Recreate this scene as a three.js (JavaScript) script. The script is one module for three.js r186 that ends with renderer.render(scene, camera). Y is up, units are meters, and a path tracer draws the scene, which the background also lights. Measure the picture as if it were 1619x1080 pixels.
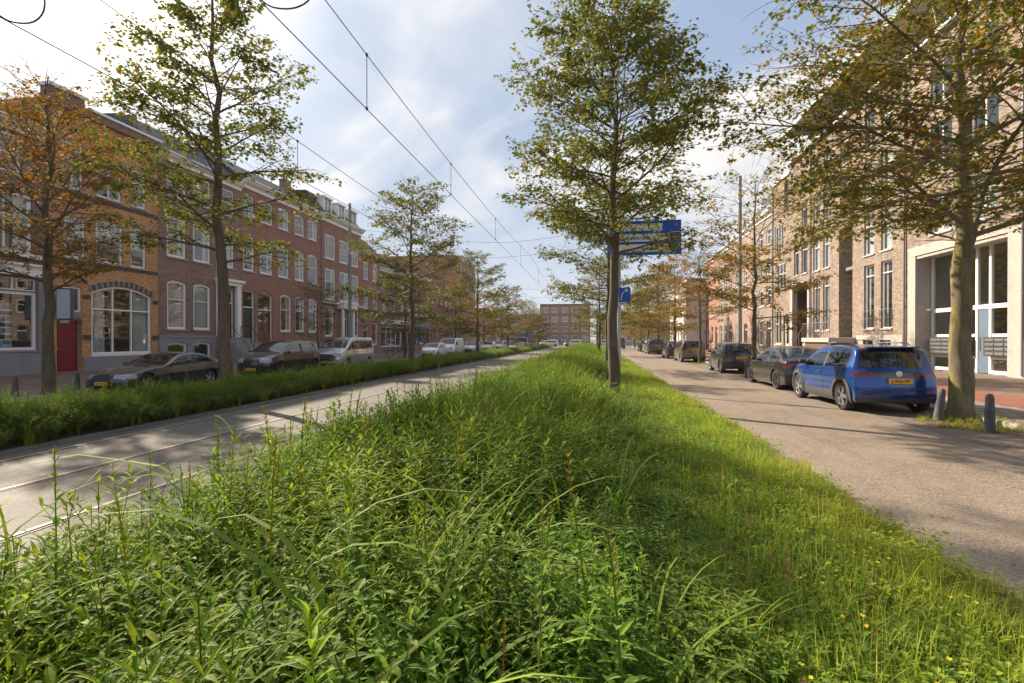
import * as THREE from 'three';
import { mergeGeometries } from 'three/addons/utils/BufferGeometryUtils.js';
import { RoundedBoxGeometry } from 'three/addons/geometries/RoundedBoxGeometry.js';
import { MarchingCubes } from 'three/addons/objects/MarchingCubes.js';
import { FontLoader } from 'three/addons/loaders/FontLoader.js';
import { TextGeometry } from 'three/addons/geometries/TextGeometry.js';

// ---------------------------------------------------------------- camera, sky, sun, exposure
const scene = new THREE.Scene();
const camera = new THREE.PerspectiveCamera(67.4, 1619 / 1080, 0.1, 3000);
camera.position.set(0, 1.65, 0);
camera.rotation.order = 'YXZ';
camera.rotation.set(THREE.MathUtils.degToRad(-0.28), THREE.MathUtils.degToRad(9.01), 0);
camera.updateMatrixWorld();

const EXPOSURE = 2.35;
const SUN_AZ = THREE.MathUtils.degToRad(45), SUN_EL = THREE.MathUtils.degToRad(28);   // azimuth left of the street's direction
const sunDir = new THREE.Vector3(-Math.sin(SUN_AZ) * Math.cos(SUN_EL), Math.sin(SUN_EL), -Math.cos(SUN_AZ) * Math.cos(SUN_EL));
const sun = new THREE.DirectionalLight(new THREE.Color().setRGB(1.0, 0.87, 0.68), 4.7);
sun.position.copy(sunDir).multiplyScalar(150); sun.target.position.set(0, 0, -30);
sun.castShadow = true; sun.shadow.mapSize.set(4096, 4096);
Object.assign(sun.shadow.camera, { left: -110, right: 110, top: 110, bottom: -110, near: 1, far: 400 });
sun.shadow.radius = 1.6;
scene.add(sun, sun.target);

// ---------------------------------------------------------------- random numbers and noise
function rng(seed) { let s = seed >>> 0; return () => { s = (s + 0x6D2B79F5) >>> 0; let t = s; t = Math.imul(t ^ (t >>> 15), t | 1); t ^= t + Math.imul(t ^ (t >>> 7), t | 61); return ((t ^ (t >>> 14)) >>> 0) / 4294967296; }; }
function hash2(x, y, s) { let h = (Math.imul(x, 374761393) + Math.imul(y, 668265263) + Math.imul(s, 2246822519)) | 0; h = Math.imul(h ^ (h >>> 13), 1274126177); return ((h ^ (h >>> 16)) >>> 0) / 4294967296; }
const sm = t => t * t * (3 - 2 * t);
function vnoise(x, y, s = 0, p = 0) {
  let xi = Math.floor(x), yi = Math.floor(y); const fx = sm(x - xi), fy = sm(y - yi);
  let x1 = xi + 1, y1 = yi + 1;
  if (p) { xi = ((xi % p) + p) % p; x1 = ((x1 % p) + p) % p; yi = ((yi % p) + p) % p; y1 = ((y1 % p) + p) % p; }
  const a = hash2(xi, yi, s), b = hash2(x1, yi, s), c = hash2(xi, y1, s), d = hash2(x1, y1, s);
  return a + (b - a) * fx + (c - a) * fy + (a - b - c + d) * fx * fy;
}
function fbm(x, y, oct = 4, s = 0, p = 0) { let a = 0.5, v = 0, n = 0; for (let i = 0; i < oct; i++) { v += a * vnoise(x, y, s + i, p); n += a; a *= 0.5; x *= 2; y *= 2; if (p) p *= 2; } return v / n; }
const clamp = (x, a = 0, b = 1) => Math.min(b, Math.max(a, x));
const sstep = (a, b, x) => sm(clamp((x - a) / (b - a)));
const lerp = (a, b, t) => a + (b - a) * t;

// ---------------------------------------------------------------- sky: air, sun haze and clouds, computed for every direction alike
{
  const SKX = 7.4, SKZ = 27.8, W = 2048, Hh = 1024, data = new Float32Array(W * Hh * 4);
  for (let j = 0; j < Hh; j++) {
    const el = ((j + 0.5) / Hh - 0.5) * Math.PI, ce = Math.cos(el), y = Math.sin(el);
    for (let i = 0; i < W; i++) {
      const az = ((i + 0.5) / W - 0.5) * 2 * Math.PI, x = ce * Math.cos(az), z = ce * Math.sin(az);
      const yy = Math.max(y, 0), k = (j * W + i) * 4;
      const t = Math.pow(1 - yy, 3.4);                                   // towards the horizon the air pales
      let r = lerp(0.130, 0.305, t), g = lerp(0.183, 0.34, t), b = lerp(0.278, 0.385, t);
      const ca = x * sunDir.x + y * sunDir.y + z * sunDir.z, ang = Math.acos(clamp(ca, -1, 1)) * 57.2958;
      if (y > -0.02) {
        const q = 1 / (yy + 0.16), px = x * q + SKX, pz = z * q + SKZ;    // a cloud layer seen in perspective
        const wx = fbm(px * 0.9 + 3.1, pz * 0.9 + 1.7, 4, 11) - 0.5, wz = fbm(px * 0.9 + 9.2, pz * 0.9 + 5.4, 4, 23) - 0.5;
        const u = px + wx * 0.7, v = pz + wz * 0.7;
        const c = fbm(u * 0.55 + 14.3, v * 0.55 + 7.9, 7, 40), wisp = fbm((u * 0.8 + v * 0.6) * 0.9 + 2.2, (v * 0.8 - u * 0.6) * 3.4 + 4.4, 6, 60);
        let cov = sstep(0.45, 0.65, c * 0.86 + wisp * 0.15);
        cov = clamp(cov * 0.9 + 0.42 * sstep(0.46, 0.78, wisp) * (0.35 + 0.65 * sstep(0.3, 0.55, c)));
        cov *= 1 - 0.4 * sstep(0.3, 0.02, y);
        const thick = sstep(0.56, 0.74, c), shade = lerp(0.405, 0.325, thick); // thicker clouds turn grey underneath
        r = lerp(r, shade * 1.0, cov); g = lerp(g, shade * 0.985, cov); b = lerp(b, shade * 0.975, cov);
        const glow = 0.7 * Math.exp(-Math.pow(ang / 6.5, 1.2)) + 0.17 * Math.exp(-ang / 18) * (0.6 + 0.4 * cov) + 0.06 * Math.exp(-ang / 45);   // the veil round the sun
        r += glow * 1.0; g += glow * 0.91; b += glow * 0.76;
      } else { r = 0.13; g = 0.12; b = 0.11; }
      data[k] = r; data[k + 1] = g; data[k + 2] = b; data[k + 3] = 1;
    }
  }
  const sky = new THREE.DataTexture(data, W, Hh, THREE.RGBAFormat, THREE.FloatType);
  sky.mapping = THREE.EquirectangularReflectionMapping; sky.magFilter = sky.minFilter = THREE.LinearFilter; sky.needsUpdate = true;
  scene.background = sky; scene.environment = sky;
}

// ---------------------------------------------------------------- helpers
const used = {};
function numbered(n) { if (!(n in used)) { used[n] = 0; return n; } used[n]++; return n + '_' + String(used[n]).padStart(3, '0'); }
function thing(name, label, category, [x, y, z] = [0, 0, 0], turn = 0, group) {
  const o = new THREE.Group(); o.name = numbered(name); scene.add(o); o.position.set(x, y, z); o.rotation.y = turn;
  o.userData = { label, category }; if (group) o.userData.group = group; return o;
}
function part(name, geo, mat, parent) { const m = new THREE.Mesh(geo, mat); m.name = name; m.castShadow = m.receiveShadow = true; parent.add(m); return m; }
function single(name, label, category, geo, mat, group) { const m = part(numbered(name), geo, mat, scene); m.userData = { label, category }; if (group) m.userData.group = group; return m; }
function structure(name, geo, mat) { const m = part(numbered(name), geo, mat, scene); m.userData = { kind: 'structure', label: name.replace(/_/g, ' '), category: 'ground' }; return m; }
function copyOf(root, name, label, [x, y, z], turn = 0) {
  const c = root.clone(); c.name = numbered(name); c.userData = { ...root.userData, label }; scene.add(c); c.position.set(x, y, z); c.rotation.y = turn; return c;
}
function clean(g) { const o = g.index ? g.toNonIndexed() : g; for (const k of Object.keys(o.attributes)) if (!['position', 'normal', 'uv'].includes(k)) o.deleteAttribute(k); return o; }
function merge(list) { return list.length === 1 ? list[0] : mergeGeometries(list.map(clean)); }
function box(w, h, d, x = 0, y = 0, z = 0) {            // uv in metres on every face
  const g = new THREE.BoxGeometry(w, h, d), p = g.attributes.position, n = g.attributes.normal, uv = g.attributes.uv;
  g.translate(x, y, z);
  for (let i = 0; i < p.count; i++) {
    if (Math.abs(n.getX(i)) > 0.5) uv.setXY(i, p.getZ(i), p.getY(i)); else if (Math.abs(n.getY(i)) > 0.5) uv.setXY(i, p.getX(i), p.getZ(i)); else uv.setXY(i, p.getX(i), p.getY(i));
  }
  return g;
}
function bx(x0, x1, y0, y1, z0, z1) { return box(x1 - x0, y1 - y0, z1 - z0, (x0 + x1) / 2, (y0 + y1) / 2, (z0 + z1) / 2); }
function rbox(w, h, d, r, x = 0, y = 0, z = 0) { return new RoundedBoxGeometry(w, h, d, 2, r).translate(x, y, z); }
function cyl(r0, r1, h, n, x = 0, y = 0, z = 0) { return new THREE.CylinderGeometry(r1, r0, h, n).translate(x, y + h / 2, z); }
function bar(a, b, r, n = 6) {
  const A = new THREE.Vector3(...a), B = new THREE.Vector3(...b), d = B.clone().sub(A), g = new THREE.CylinderGeometry(r, r, d.length(), n);
  g.applyQuaternion(new THREE.Quaternion().setFromUnitVectors(new THREE.Vector3(0, 1, 0), d.normalize())); return g.translate((A.x + B.x) / 2, (A.y + B.y) / 2, (A.z + B.z) / 2);
}
function tube(pts, r, seg = 24, n = 6) { return new THREE.TubeGeometry(new THREE.CatmullRomCurve3(pts.map(p => new THREE.Vector3(...p))), seg, r, n); }
const C = (r, g, b) => new THREE.Color().setRGB(r, g, b);
function M(r, g, b, rough = 0.8, o = {}) { return new THREE.MeshStandardMaterial({ color: C(r, g, b), roughness: rough, side: THREE.DoubleSide, ...o }); }
function P(r, g, b, rough = 0.5, o = {}) { return new THREE.MeshPhysicalMaterial({ color: C(r, g, b), roughness: rough, side: THREE.DoubleSide, ...o }); }
const toS = v => { v = clamp(v); return Math.round(255 * (v <= 0.0031308 ? 12.92 * v : 1.055 * Math.pow(v, 1 / 2.4) - 0.055)); };
function tex(w, h, fn, repeatX, repeatY, linear = false) {        // fn(x, y) -> linear r, g, b ; repeat = metres covered
  const d = new Uint8Array(w * h * 4);
  for (let j = 0; j < h; j++) for (let i = 0; i < w; i++) { const c = fn(i, j), k = (j * w + i) * 4; for (let q = 0; q < 3; q++) d[k + q] = linear ? Math.round(255 * clamp(c[q] ?? c[0])) : toS(c[q]); d[k + 3] = 255; }
  const t = new THREE.DataTexture(d, w, h); t.wrapS = t.wrapT = THREE.RepeatWrapping; t.magFilter = THREE.LinearFilter; t.minFilter = THREE.LinearMipmapLinearFilter; t.generateMipmaps = true;
  if (!linear) t.colorSpace = THREE.SRGBColorSpace; t.repeat.set(1 / repeatX, 1 / repeatY); t.needsUpdate = true; return t;
}
// brickwork too fine to tell apart from the street: colour of each brick, mortar and a fine relief
function brick(cols, mortar, seed, spread = 0.25) {
  const W = 1024, Hh = 1024, nx = 20, ny = 68, hgt = new Float32Array(W * Hh), R = rng(seed);
  const tone = []; for (let i = 0; i < nx * ny * 2; i++) { const c = cols[Math.floor(R() * cols.length)], k = 1 + (R() - 0.5) * spread * 2; tone.push(c.map(v => v * k)); }
  const map = tex(W, Hh, (i, j) => {
    const row = Math.floor(j / Hh * ny), off = row % 2 ? 0.5 : 0, fx = i / W * nx + off, col = Math.floor(fx) % nx, u = fx - Math.floor(fx), v = j / Hh * ny - row;
    const m = u < 0.045 || u > 0.955 || v < 0.10 || v > 0.90; hgt[j * W + i] = m ? 0.2 : 0.8 + 0.2 * hash2(i, j, 5);
    const big = 0.86 + 0.28 * fbm(i / W * 6, j / Hh * 6, 4, seed, 6), gr = 0.9 + 0.2 * hash2(i, j, seed);
    const c = m ? mortar : tone[row * nx + col]; return c.map(q => q * big * gr);
  }, 4.4, 4.4);
  const bump = tex(W, Hh, (i, j) => [hgt[j * W + i]], 4.4, 4.4, true);
  return M(1, 1, 1, 0.88, { map, bumpMap: bump, bumpScale: 0.006 });
}
function speckle(cols, size, metres, seed, o = {}) {           // a fine mineral surface with patches
  const W = o.res || 1024;
  const map = tex(W, W, (i, j) => {
    const a = fbm(i / W * 5, j / W * 5, 5, seed, 5), b = fbm(i / W * 40, j / W * 40, 3, seed + 7, 40), g = hash2(i, j, seed), g2 = vnoise(i / W * size, j / W * size, seed + 3, size);
    const k = 1 + (a - 0.5) * (o.patch ?? 0.5) + (b - 0.5) * 0.25 + (g - 0.5) * (o.grain ?? 0.5) + (g2 - 0.5) * (o.grain ?? 0.5);
    const t = clamp((a - 0.35) * 2.5); return [0, 1, 2].map(q => lerp(cols[0][q], cols[1][q], t) * k);
  }, metres, metres);
  const bump = tex(512, 512, (i, j) => [0.5 * hash2(i, j, seed + 9) + 0.5 * vnoise(i / 512 * 170, j / 512 * 170, seed, 170)], metres / 2, metres / 2, true);
  return M(1, 1, 1, o.rough ?? 0.85, { map, bumpMap: bump, bumpScale: o.bump ?? 0.004 });
}
// ---------------------------------------------------------------- ground, roads and pavements
// a sheet of constant cross-section running along the street; Z is the distance in front of the camera
function strip(name, prof, Z0, Z1, mat, step = 20) {
  const pos = [], uv = [], idx = []; let len = [0]; for (let i = 1; i < prof.length; i++) len.push(len[i - 1] + Math.hypot(prof[i][0] - prof[i - 1][0], prof[i][1] - prof[i - 1][1]));
  const n = Math.max(1, Math.round((Z1 - Z0) / step));
  for (let k = 0; k <= n; k++) for (let i = 0; i < prof.length; i++) { const Z = lerp(Z0, Z1, k / n); pos.push(prof[i][0], prof[i][1], -Z); uv.push(prof[0][0] + len[i], Z); }
  const m = prof.length; for (let k = 0; k < n; k++) for (let i = 0; i < m - 1; i++) { const a = k * m + i; idx.push(a, a + 1, a + m, a + 1, a + m + 1, a + m); }
  const g = new THREE.BufferGeometry(); g.setAttribute('position', new THREE.Float32BufferAttribute(pos, 3)); g.setAttribute('uv', new THREE.Float32BufferAttribute(uv, 2)); g.setIndex(idx); g.computeVertexNormals();
  return structure(name, clean(g), mat);
}
const earth = speckle([[0.075, 0.062, 0.035], [0.05, 0.055, 0.022]], 200, 3, 71, { rough: 1, bump: 0.02 });
const warmAsphalt = speckle([[0.235, 0.182, 0.135], [0.198, 0.153, 0.115]], 400, 5.1, 3, { grain: 0.8, patch: 0.75, rough: 0.78, bump: 0.006 });
const tramAsphalt = speckle([[0.14, 0.12, 0.098], [0.105, 0.092, 0.077]], 400, 6.3, 13, { grain: 0.6, patch: 0.9, rough: 0.8, bump: 0.005 });
const darkAsphalt = speckle([[0.11, 0.105, 0.10], [0.085, 0.082, 0.08]], 300, 4, 23, { grain: 0.5, rough: 0.8 });
const redAsphalt = speckle([[0.25, 0.085, 0.055], [0.21, 0.08, 0.055]], 300, 3.2, 33, { grain: 0.5, rough: 0.85 });
const kerbStone = speckle([[0.36, 0.33, 0.29], [0.30, 0.28, 0.25]], 200, 2, 43, { rough: 0.85, res: 512 });
function paver(cols, joint, seed, pw, ph, metres) {           // small pavers, beyond the size that can be told apart
  const W = 1024, nx = Math.round(metres / pw), ny = Math.round(metres / ph) & ~1; const R = rng(seed), tone = [];
  for (let i = 0; i < nx * ny; i++) { const c = cols[Math.floor(R() * cols.length)], k = 0.85 + 0.3 * R(); tone.push(c.map(v => v * k)); }
  const hg = new Float32Array(W * W);
  const map = tex(W, W, (i, j) => {
    const row = Math.floor(j / W * ny), fx = i / W * nx + (row % 2) * 0.5, col = Math.floor(fx) % nx, u = fx - Math.floor(fx), v = j / W * ny - row, m = u < 0.05 || u > 0.95 || v < 0.08 || v > 0.92;
    hg[j * W + i] = m ? 0 : 0.8 + 0.2 * hash2(i, j, 2); const k = (0.8 + 0.4 * fbm(i / W * 5, j / W * 5, 4, seed, 5)) * (0.85 + 0.3 * hash2(i, j, seed));
    return (m ? joint : tone[row * nx + col]).map(q => q * k);
  }, metres, metres);
  return M(1, 1, 1, 0.85, { map, bumpMap: tex(W, W, (i, j) => [hg[j * W + i]], metres, metres, true), bumpScale: 0.005 });
}
const brownPaver = paver([[0.20, 0.115, 0.085], [0.24, 0.145, 0.105], [0.17, 0.105, 0.085], [0.22, 0.16, 0.125]], [0.10, 0.075, 0.055], 5, 0.2, 0.1, 4);
const greyPaver = paver([[0.24, 0.20, 0.17], [0.21, 0.175, 0.155], [0.27, 0.22, 0.185]], [0.10, 0.085, 0.07], 6, 0.3, 0.3, 4.2);
const parkPaver = paver([[0.20, 0.15, 0.12], [0.17, 0.135, 0.115], [0.225, 0.165, 0.13]], [0.085, 0.07, 0.055], 7, 0.2, 0.1, 4);

const bandStone = speckle([[0.25, 0.215, 0.18], [0.20, 0.175, 0.15]], 200, 2, 45, { rough: 0.85, res: 512, patch: 0.9 });
const darkKerb = speckle([[0.15, 0.14, 0.125], [0.12, 0.115, 0.105]], 200, 2, 44, { rough: 0.85, res: 512 });
structure('ground', new THREE.PlaneGeometry(1600, 1600).rotateX(-Math.PI / 2).translate(0, -0.32, -100), darkAsphalt);
const ZN = -14, ZF = 104;
strip('right_road', [[2.55, 0], [5.76, 0]], ZN, ZF, warmAsphalt);
strip('flush_kerb', [[5.755, 0.004], [5.92, 0.004]], ZN, ZF, bandStone);
strip('parking_bay', [[5.91, 0.0], [7.62, 0.0]], ZN, ZF, parkPaver);
strip('right_kerb', [[7.6, -0.02], [7.61, 0.09], [7.63, 0.105], [7.77, 0.105], [7.77, 0.09]], ZN, ZF, kerbStone);
strip('right_pavement', [[7.765, 0.1], [9.4, 0.112]], ZN, ZF, greyPaver);
strip('cycle_path', [[9.395, 0.116], [11.1, 0.126]], ZN, ZF, redAsphalt);
strip('right_footway', [[11.095, 0.122], [16.4, 0.165]], ZN, ZF, brownPaver);
strip('median_kerb', [[2.44, -0.05], [2.44, 0.05], [2.46, 0.06], [2.58, 0.012], [2.6, -0.02]], ZN, ZF, kerbStone);
strip('median_ground', [[-3.02, 0.03], [-2.4, 0.08], [0, 0.10], [1.6, 0.08], [2.45, 0.04]], ZN, ZF, earth);
strip('median_kerb', [[-3.16, -0.05], [-3.16, 0.05], [-3.14, 0.06], [-3.02, 0.06], [-3.0, -0.02]], ZN, ZF, kerbStone);
strip('tram_road', [[-8.36, 0], [-3.13, 0]], ZN, ZF + 25, tramAsphalt);
strip('verge_kerb', [[-8.5, -0.05], [-8.5, 0.03], [-8.48, 0.04], [-8.38, 0.035], [-8.36, -0.02]], ZN, ZF, darkKerb);
strip('verge_ground', [[-10.25, -0.14], [-10, 0.02], [-9, 0.06], [-8.49, 0.05]], ZN, ZF, earth);
strip('left_road', [[-14.3, -0.2], [-10.2, -0.2]], ZN, ZF, darkAsphalt);
strip('left_parking', [[-16.72, -0.205], [-14.29, -0.196]], ZN, ZF, parkPaver);
strip('left_kerb', [[-16.86, -0.1], [-16.86, -0.085], [-16.72, -0.085], [-16.70, -0.1], [-16.69, -0.22]], ZN, ZF, kerbStone);
strip('left_pavement', [[-19.0, -0.065], [-16.855, -0.095]], ZN, ZF, greyPaver);
strip('left_footway', [[-25.3, 0.06], [-18.99, -0.06]], ZN, ZF, brownPaver);
structure('cross_road', new THREE.PlaneGeometry(300, 26).rotateX(-Math.PI / 2).translate(0, -0.012, -117), darkAsphalt);

// tram rails let into the road: two heads of steel with the groove between, each rail a thing
const steel = M(0.30, 0.28, 0.26, 0.72, { metalness: 0.7 }), rustSteel = M(0.16, 0.12, 0.09, 0.7, { metalness: 0.4 }), grooveDark = M(0.03, 0.028, 0.025, 0.9);
const railNames = ['far rail of the left tram track beside the hedge', 'right rail of the left tram track in mid road', 'left rail of the right tram track, nearest one in clear view', 'right rail of the right tram track, hidden by the weeds'];
[-7.88, -6.38, -4.80, -3.34].forEach((x, i) => {
  const t = thing('tram_rail', 'steel grooved rail, ' + railNames[i], 'tram rail', [x, 0, 0], 0, 'tram rails in the road');
  part('rail_head', bx(-0.022, 0.026, -0.05, 0.008, -126, 14), steel, t);
  part('groove', bx(0.026, 0.062, -0.05, 0.003, -126, 14), grooveDark, t);
  part('guard_lip', bx(0.062, 0.08, -0.05, 0.006, -126, 14), rustSteel, t);
});

// cracks and seams in the asphalt
const tar = M(0.075, 0.065, 0.055, 0.7);
function crack(x0, Z0, x1, Z1, w, seed, y = 0.0035) { const R = rng(seed), n = 26, pos = [], idx = []; let off = 0; for (let i = 0; i <= n; i++) { const t = i / n; off += (R() - 0.5) * 0.05; const x = lerp(x0, x1, t) + off * Math.sin(Math.PI * t), Z = lerp(Z0, Z1, t), k = w * (0.4 + R()) / 2; pos.push(x - k, y, -Z, x + k, y, -Z - k); if (i < n) { const a = i * 2; idx.push(a, a + 1, a + 2, a + 1, a + 3, a + 2); } } const g = new THREE.BufferGeometry(); g.setAttribute('position', new THREE.Float32BufferAttribute(pos, 3)); g.setIndex(idx); g.computeVertexNormals(); const m = structure('road_crack', g, tar); m.userData.label = 'crack in the asphalt'; return m; }
crack(-5.6, 5, -5.55, 70, 0.02, 5); crack(-7.1, 8, -6.5, 8.7, 0.014, 6); crack(-4.7, 12, -6.3, 12.4, 0.016, 7); crack(-8.2, 17, -6.5, 17.5, 0.016, 8);

// ---------------------------------------------------------------- plants of the median and the verge
class Geo {                                                   // collects triangles with a colour per leaf
  constructor() { this.p = []; this.c = []; }
  tri(a, b, c, col) { this.p.push(...a, ...b, ...c); if (col) for (let i = 0; i < 3; i++) this.c.push(...col); }
  quad(a, b, c, d, col) { this.tri(a, b, c, col); this.tri(a, c, d, col); }
  build() { const g = new THREE.BufferGeometry(); g.setAttribute('position', new THREE.Float32BufferAttribute(this.p, 3)); if (this.c.length) g.setAttribute('color', new THREE.Float32BufferAttribute(this.c, 3)); g.computeVertexNormals(); return g; }
}
const V = (x, y, z) => new THREE.Vector3(x, y, z), arr = v => [v.x, v.y, v.z];
// one leaf: folded along its midrib and bent, from base point along direction d; s = number of cross-sections
function leaf(G, base, d, up, len, wid, bend, col, s = 3, fold = 0.35, shape = t => Math.pow(Math.sin(Math.PI * Math.pow(t, 0.75)), 0.9)) {
  const side = d.clone().cross(up); if (side.lengthSq() < 1e-5) side.set(1, 0, 0); side.normalize(); const nrm = side.clone().cross(d).normalize();
  let prev = null;
  for (let i = 0; i <= s; i++) {
    const t = i / s, w = wid / 2 * (i === 0 ? 0.06 : i === s ? 0 : shape(t));
    const c = base.clone().addScaledVector(d, len * t * (1 - bend * t * 0.18)).addScaledVector(nrm, -bend * len * t * t * 0.5);
    const l = c.clone().addScaledVector(side, w).addScaledVector(nrm, w * fold), r = c.clone().addScaledVector(side, -w).addScaledVector(nrm, w * fold);
    const cur = [arr(l), arr(c), arr(r)];
    if (prev) { if (i === s) { G.tri(prev[0], prev[1], cur[1], col); G.tri(prev[1], prev[2], cur[1], col); } else { G.quad(prev[0], prev[1], cur[1], cur[0], col); G.quad(prev[1], prev[2], cur[2], cur[1], col); } }
    prev = cur;
  }
}
function blade(G, base, az, len, wid, lean, droop, col, s = 6) {         // a grass blade that arches over
  const dir = V(Math.cos(az), 0, Math.sin(az)), side = V(-dir.z, 0, dir.x); let p = base.clone(), a = lean, prev = null;
  for (let i = 0; i <= s; i++) {
    const t = i / s, w = wid / 2 * Math.pow(1 - t, 0.6) * (0.6 + 0.4 * Math.min(1, t * 4)), l = arr(p.clone().addScaledVector(side, w)), r = arr(p.clone().addScaledVector(side, -w));
    if (prev) { if (i === s) G.tri(prev[0], prev[1], l, col); else G.quad(prev[0], prev[1], r, l, col); }
    prev = [l, r]; p = p.clone().addScaledVector(dir, Math.sin(a) * len / s).add(V(0, Math.cos(a) * len / s, 0)); a += droop / s * (0.5 + t);
  }
}
function stalk(G, pts, r, col, n = 3) {
  let prev = null;
  pts.forEach((p, i) => { const k = 1 - 0.6 * i / (pts.length - 1), ring = []; for (let j = 0; j < n; j++) { const a = j / n * 6.283; ring.push([p.x + Math.cos(a) * r * k, p.y, p.z + Math.sin(a) * r * k]); } if (prev) for (let j = 0; j < n; j++) G.quad(prev[j], prev[(j + 1) % n], ring[(j + 1) % n], ring[j], col); prev = ring; });
}
const UP = V(0, 1, 0);
function at(pts, t) { const f = clamp(t) * (pts.length - 1), k = Math.min(pts.length - 2, Math.floor(f)); return pts[k].clone().lerp(pts[k + 1], f - k); }
function leafyWeed(seed, h, leafLen, leafWid, nBranch, perStem) {
  const R = rng(seed), G = new Geo(), stemCol = [0.75, 0.8, 0.7];
  const stem = (base, az, lean, len, n, r) => {
    const pts = [], dir = V(Math.cos(az) * Math.sin(lean), Math.cos(lean), Math.sin(az) * Math.sin(lean)); let p = base.clone();
    for (let i = 0; i <= 5; i++) { pts.push(p.clone()); p.addScaledVector(dir, len / 5); dir.add(V((R() - 0.5) * 0.16, 0.06, (R() - 0.5) * 0.16)).normalize(); }
    stalk(G, pts, r, stemCol);
    for (let i = 0; i < n; i++) {
      const t = 0.12 + 0.88 * i / n, f = t * 5, k = Math.min(4, Math.floor(f)), q = pts[k].clone().lerp(pts[k + 1], f - k), a = i * 2.4 + R() * 0.8, e = lerp(0.1, 1.05, Math.pow(t, 2.2)) + (R() - 0.5) * 0.5;
      const d = V(Math.cos(a) * Math.cos(e), Math.sin(e), Math.sin(a) * Math.cos(e)), sc = (0.55 + 0.55 * Math.sin(Math.PI * (0.15 + t * 0.75))) * (0.75 + R() * 0.5), k2 = 0.75 + 0.5 * R(), y = R() * 0.25;
      leaf(G, q, d, UP, leafLen * sc, leafWid * sc, 0.3 + R() * 0.7, [k2 * (1 + y), k2, k2 * (1 - y)], 4);
    }
    return pts;
  };
  const main = stem(V(0, 0, 0), R() * 6.28, 0.12 * R(), h, perStem, 0.0045);
  for (let b = 0; b < nBranch; b++) { const t = 0.15 + 0.6 * b / nBranch, f = t * 5, k = Math.floor(f); stem(main[k].clone().lerp(main[k + 1], f - k), b * 2.4 + R(), 0.5 + R() * 0.35, h * (0.75 - t * 0.55) * (0.7 + R() * 0.5), Math.round(perStem * 0.55), 0.003); }
  return G.build();
}
function featherWeed(seed, h) {
  const R = rng(seed), G = new Geo();
  for (let b = 0; b < 7; b++) {
    const a = b * 0.9 + R(), lean = b ? 0.25 + R() * 0.55 : 0.05, pts = [], dir = V(Math.cos(a) * Math.sin(lean), Math.cos(lean), Math.sin(a) * Math.sin(lean)); let p = V(0, 0, 0); const len = h * (0.65 + R() * 0.4);
    for (let i = 0; i <= 5; i++) { pts.push(p.clone()); p.addScaledVector(dir, len / 5); dir.add(V((R() - 0.5) * 0.2, 0.08, (R() - 0.5) * 0.2)).normalize(); }
    stalk(G, pts, 0.0026, [0.8, 0.8, 0.7]);
    for (let i = 0; i < 30; i++) { const t = 0.15 + 0.85 * i / 30, f = t * 5, k = Math.min(4, Math.floor(f)), q = pts[k].clone().lerp(pts[k + 1], f - k), az = R() * 6.28, e = 0.1 + R() * 0.9, k2 = 0.7 + R() * 0.6; leaf(G, q, V(Math.cos(az) * Math.cos(e), Math.sin(e), Math.sin(az) * Math.cos(e)), UP, 0.025 + R() * 0.03, 0.006, 0.4 * R(), [k2, k2, k2 * 0.9], 2, 0.2); }
  }
  return G.build();
}
function broadGrass(seed, n, len, wid) {
  const R = rng(seed), G = new Geo();
  for (let i = 0; i < n; i++) { const k = 0.75 + 0.5 * R(), y = R() * 0.3; blade(G, V((R() - 0.5) * 0.07, 0, (R() - 0.5) * 0.07), R() * 6.28, len * (0.6 + 0.55 * R()), wid * (0.6 + 0.6 * R()), 0.05 + R() * 0.35, 1.0 + R() * 1.9, [k * (1 + y), k, k * (1 - y)], 8); }
  return G.build();
}
function shortGrass(seed, n, len) {
  const R = rng(seed), G = new Geo();
  for (let i = 0; i < n; i++) { const k = 0.65 + 0.7 * R(), dry = R() < 0.06 ? 1 : 0, a = R() * 6.28, r = R() * 0.07; blade(G, V(Math.cos(a) * r, 0, Math.sin(a) * r), R() * 6.28, len * (0.45 + 0.75 * R()), 0.004 + 0.003 * R(), R() * 0.6, R() * 1.8, dry ? [1.6 * k, 1.15 * k, 2.2 * k] : [k, k, k], 3); }
  return G.build();
}
function groundLeaf(seed, n, size, hgt) {                                // low clover and seedling leaves
  const R = rng(seed), G = new Geo(), round = t => Math.pow(Math.sin(Math.PI * clamp(t * 0.9 + 0.06)), 0.6);
  for (let i = 0; i < n; i++) { const a = R() * 6.28, r = Math.sqrt(R()) * 0.13, y = hgt * (0.3 + 0.7 * R()), q = V(Math.cos(a) * r, y, Math.sin(a) * r), az = R() * 6.28, e = (R() - 0.4) * 0.9, k = 0.7 + 0.6 * R(); leaf(G, q, V(Math.cos(az) * Math.cos(e), Math.sin(e), Math.sin(az) * Math.cos(e)), UP, size * (0.6 + 0.8 * R()), size * 0.7, 0.3 * R(), [k, k, k * 0.9], 3, 0.2, round); if (i % 3 === 0) stalk(G, [V(q.x * 0.4, 0, q.z * 0.4), q], 0.0015, [0.9, 0.9, 0.8]); }
  return G.build();
}
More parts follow.
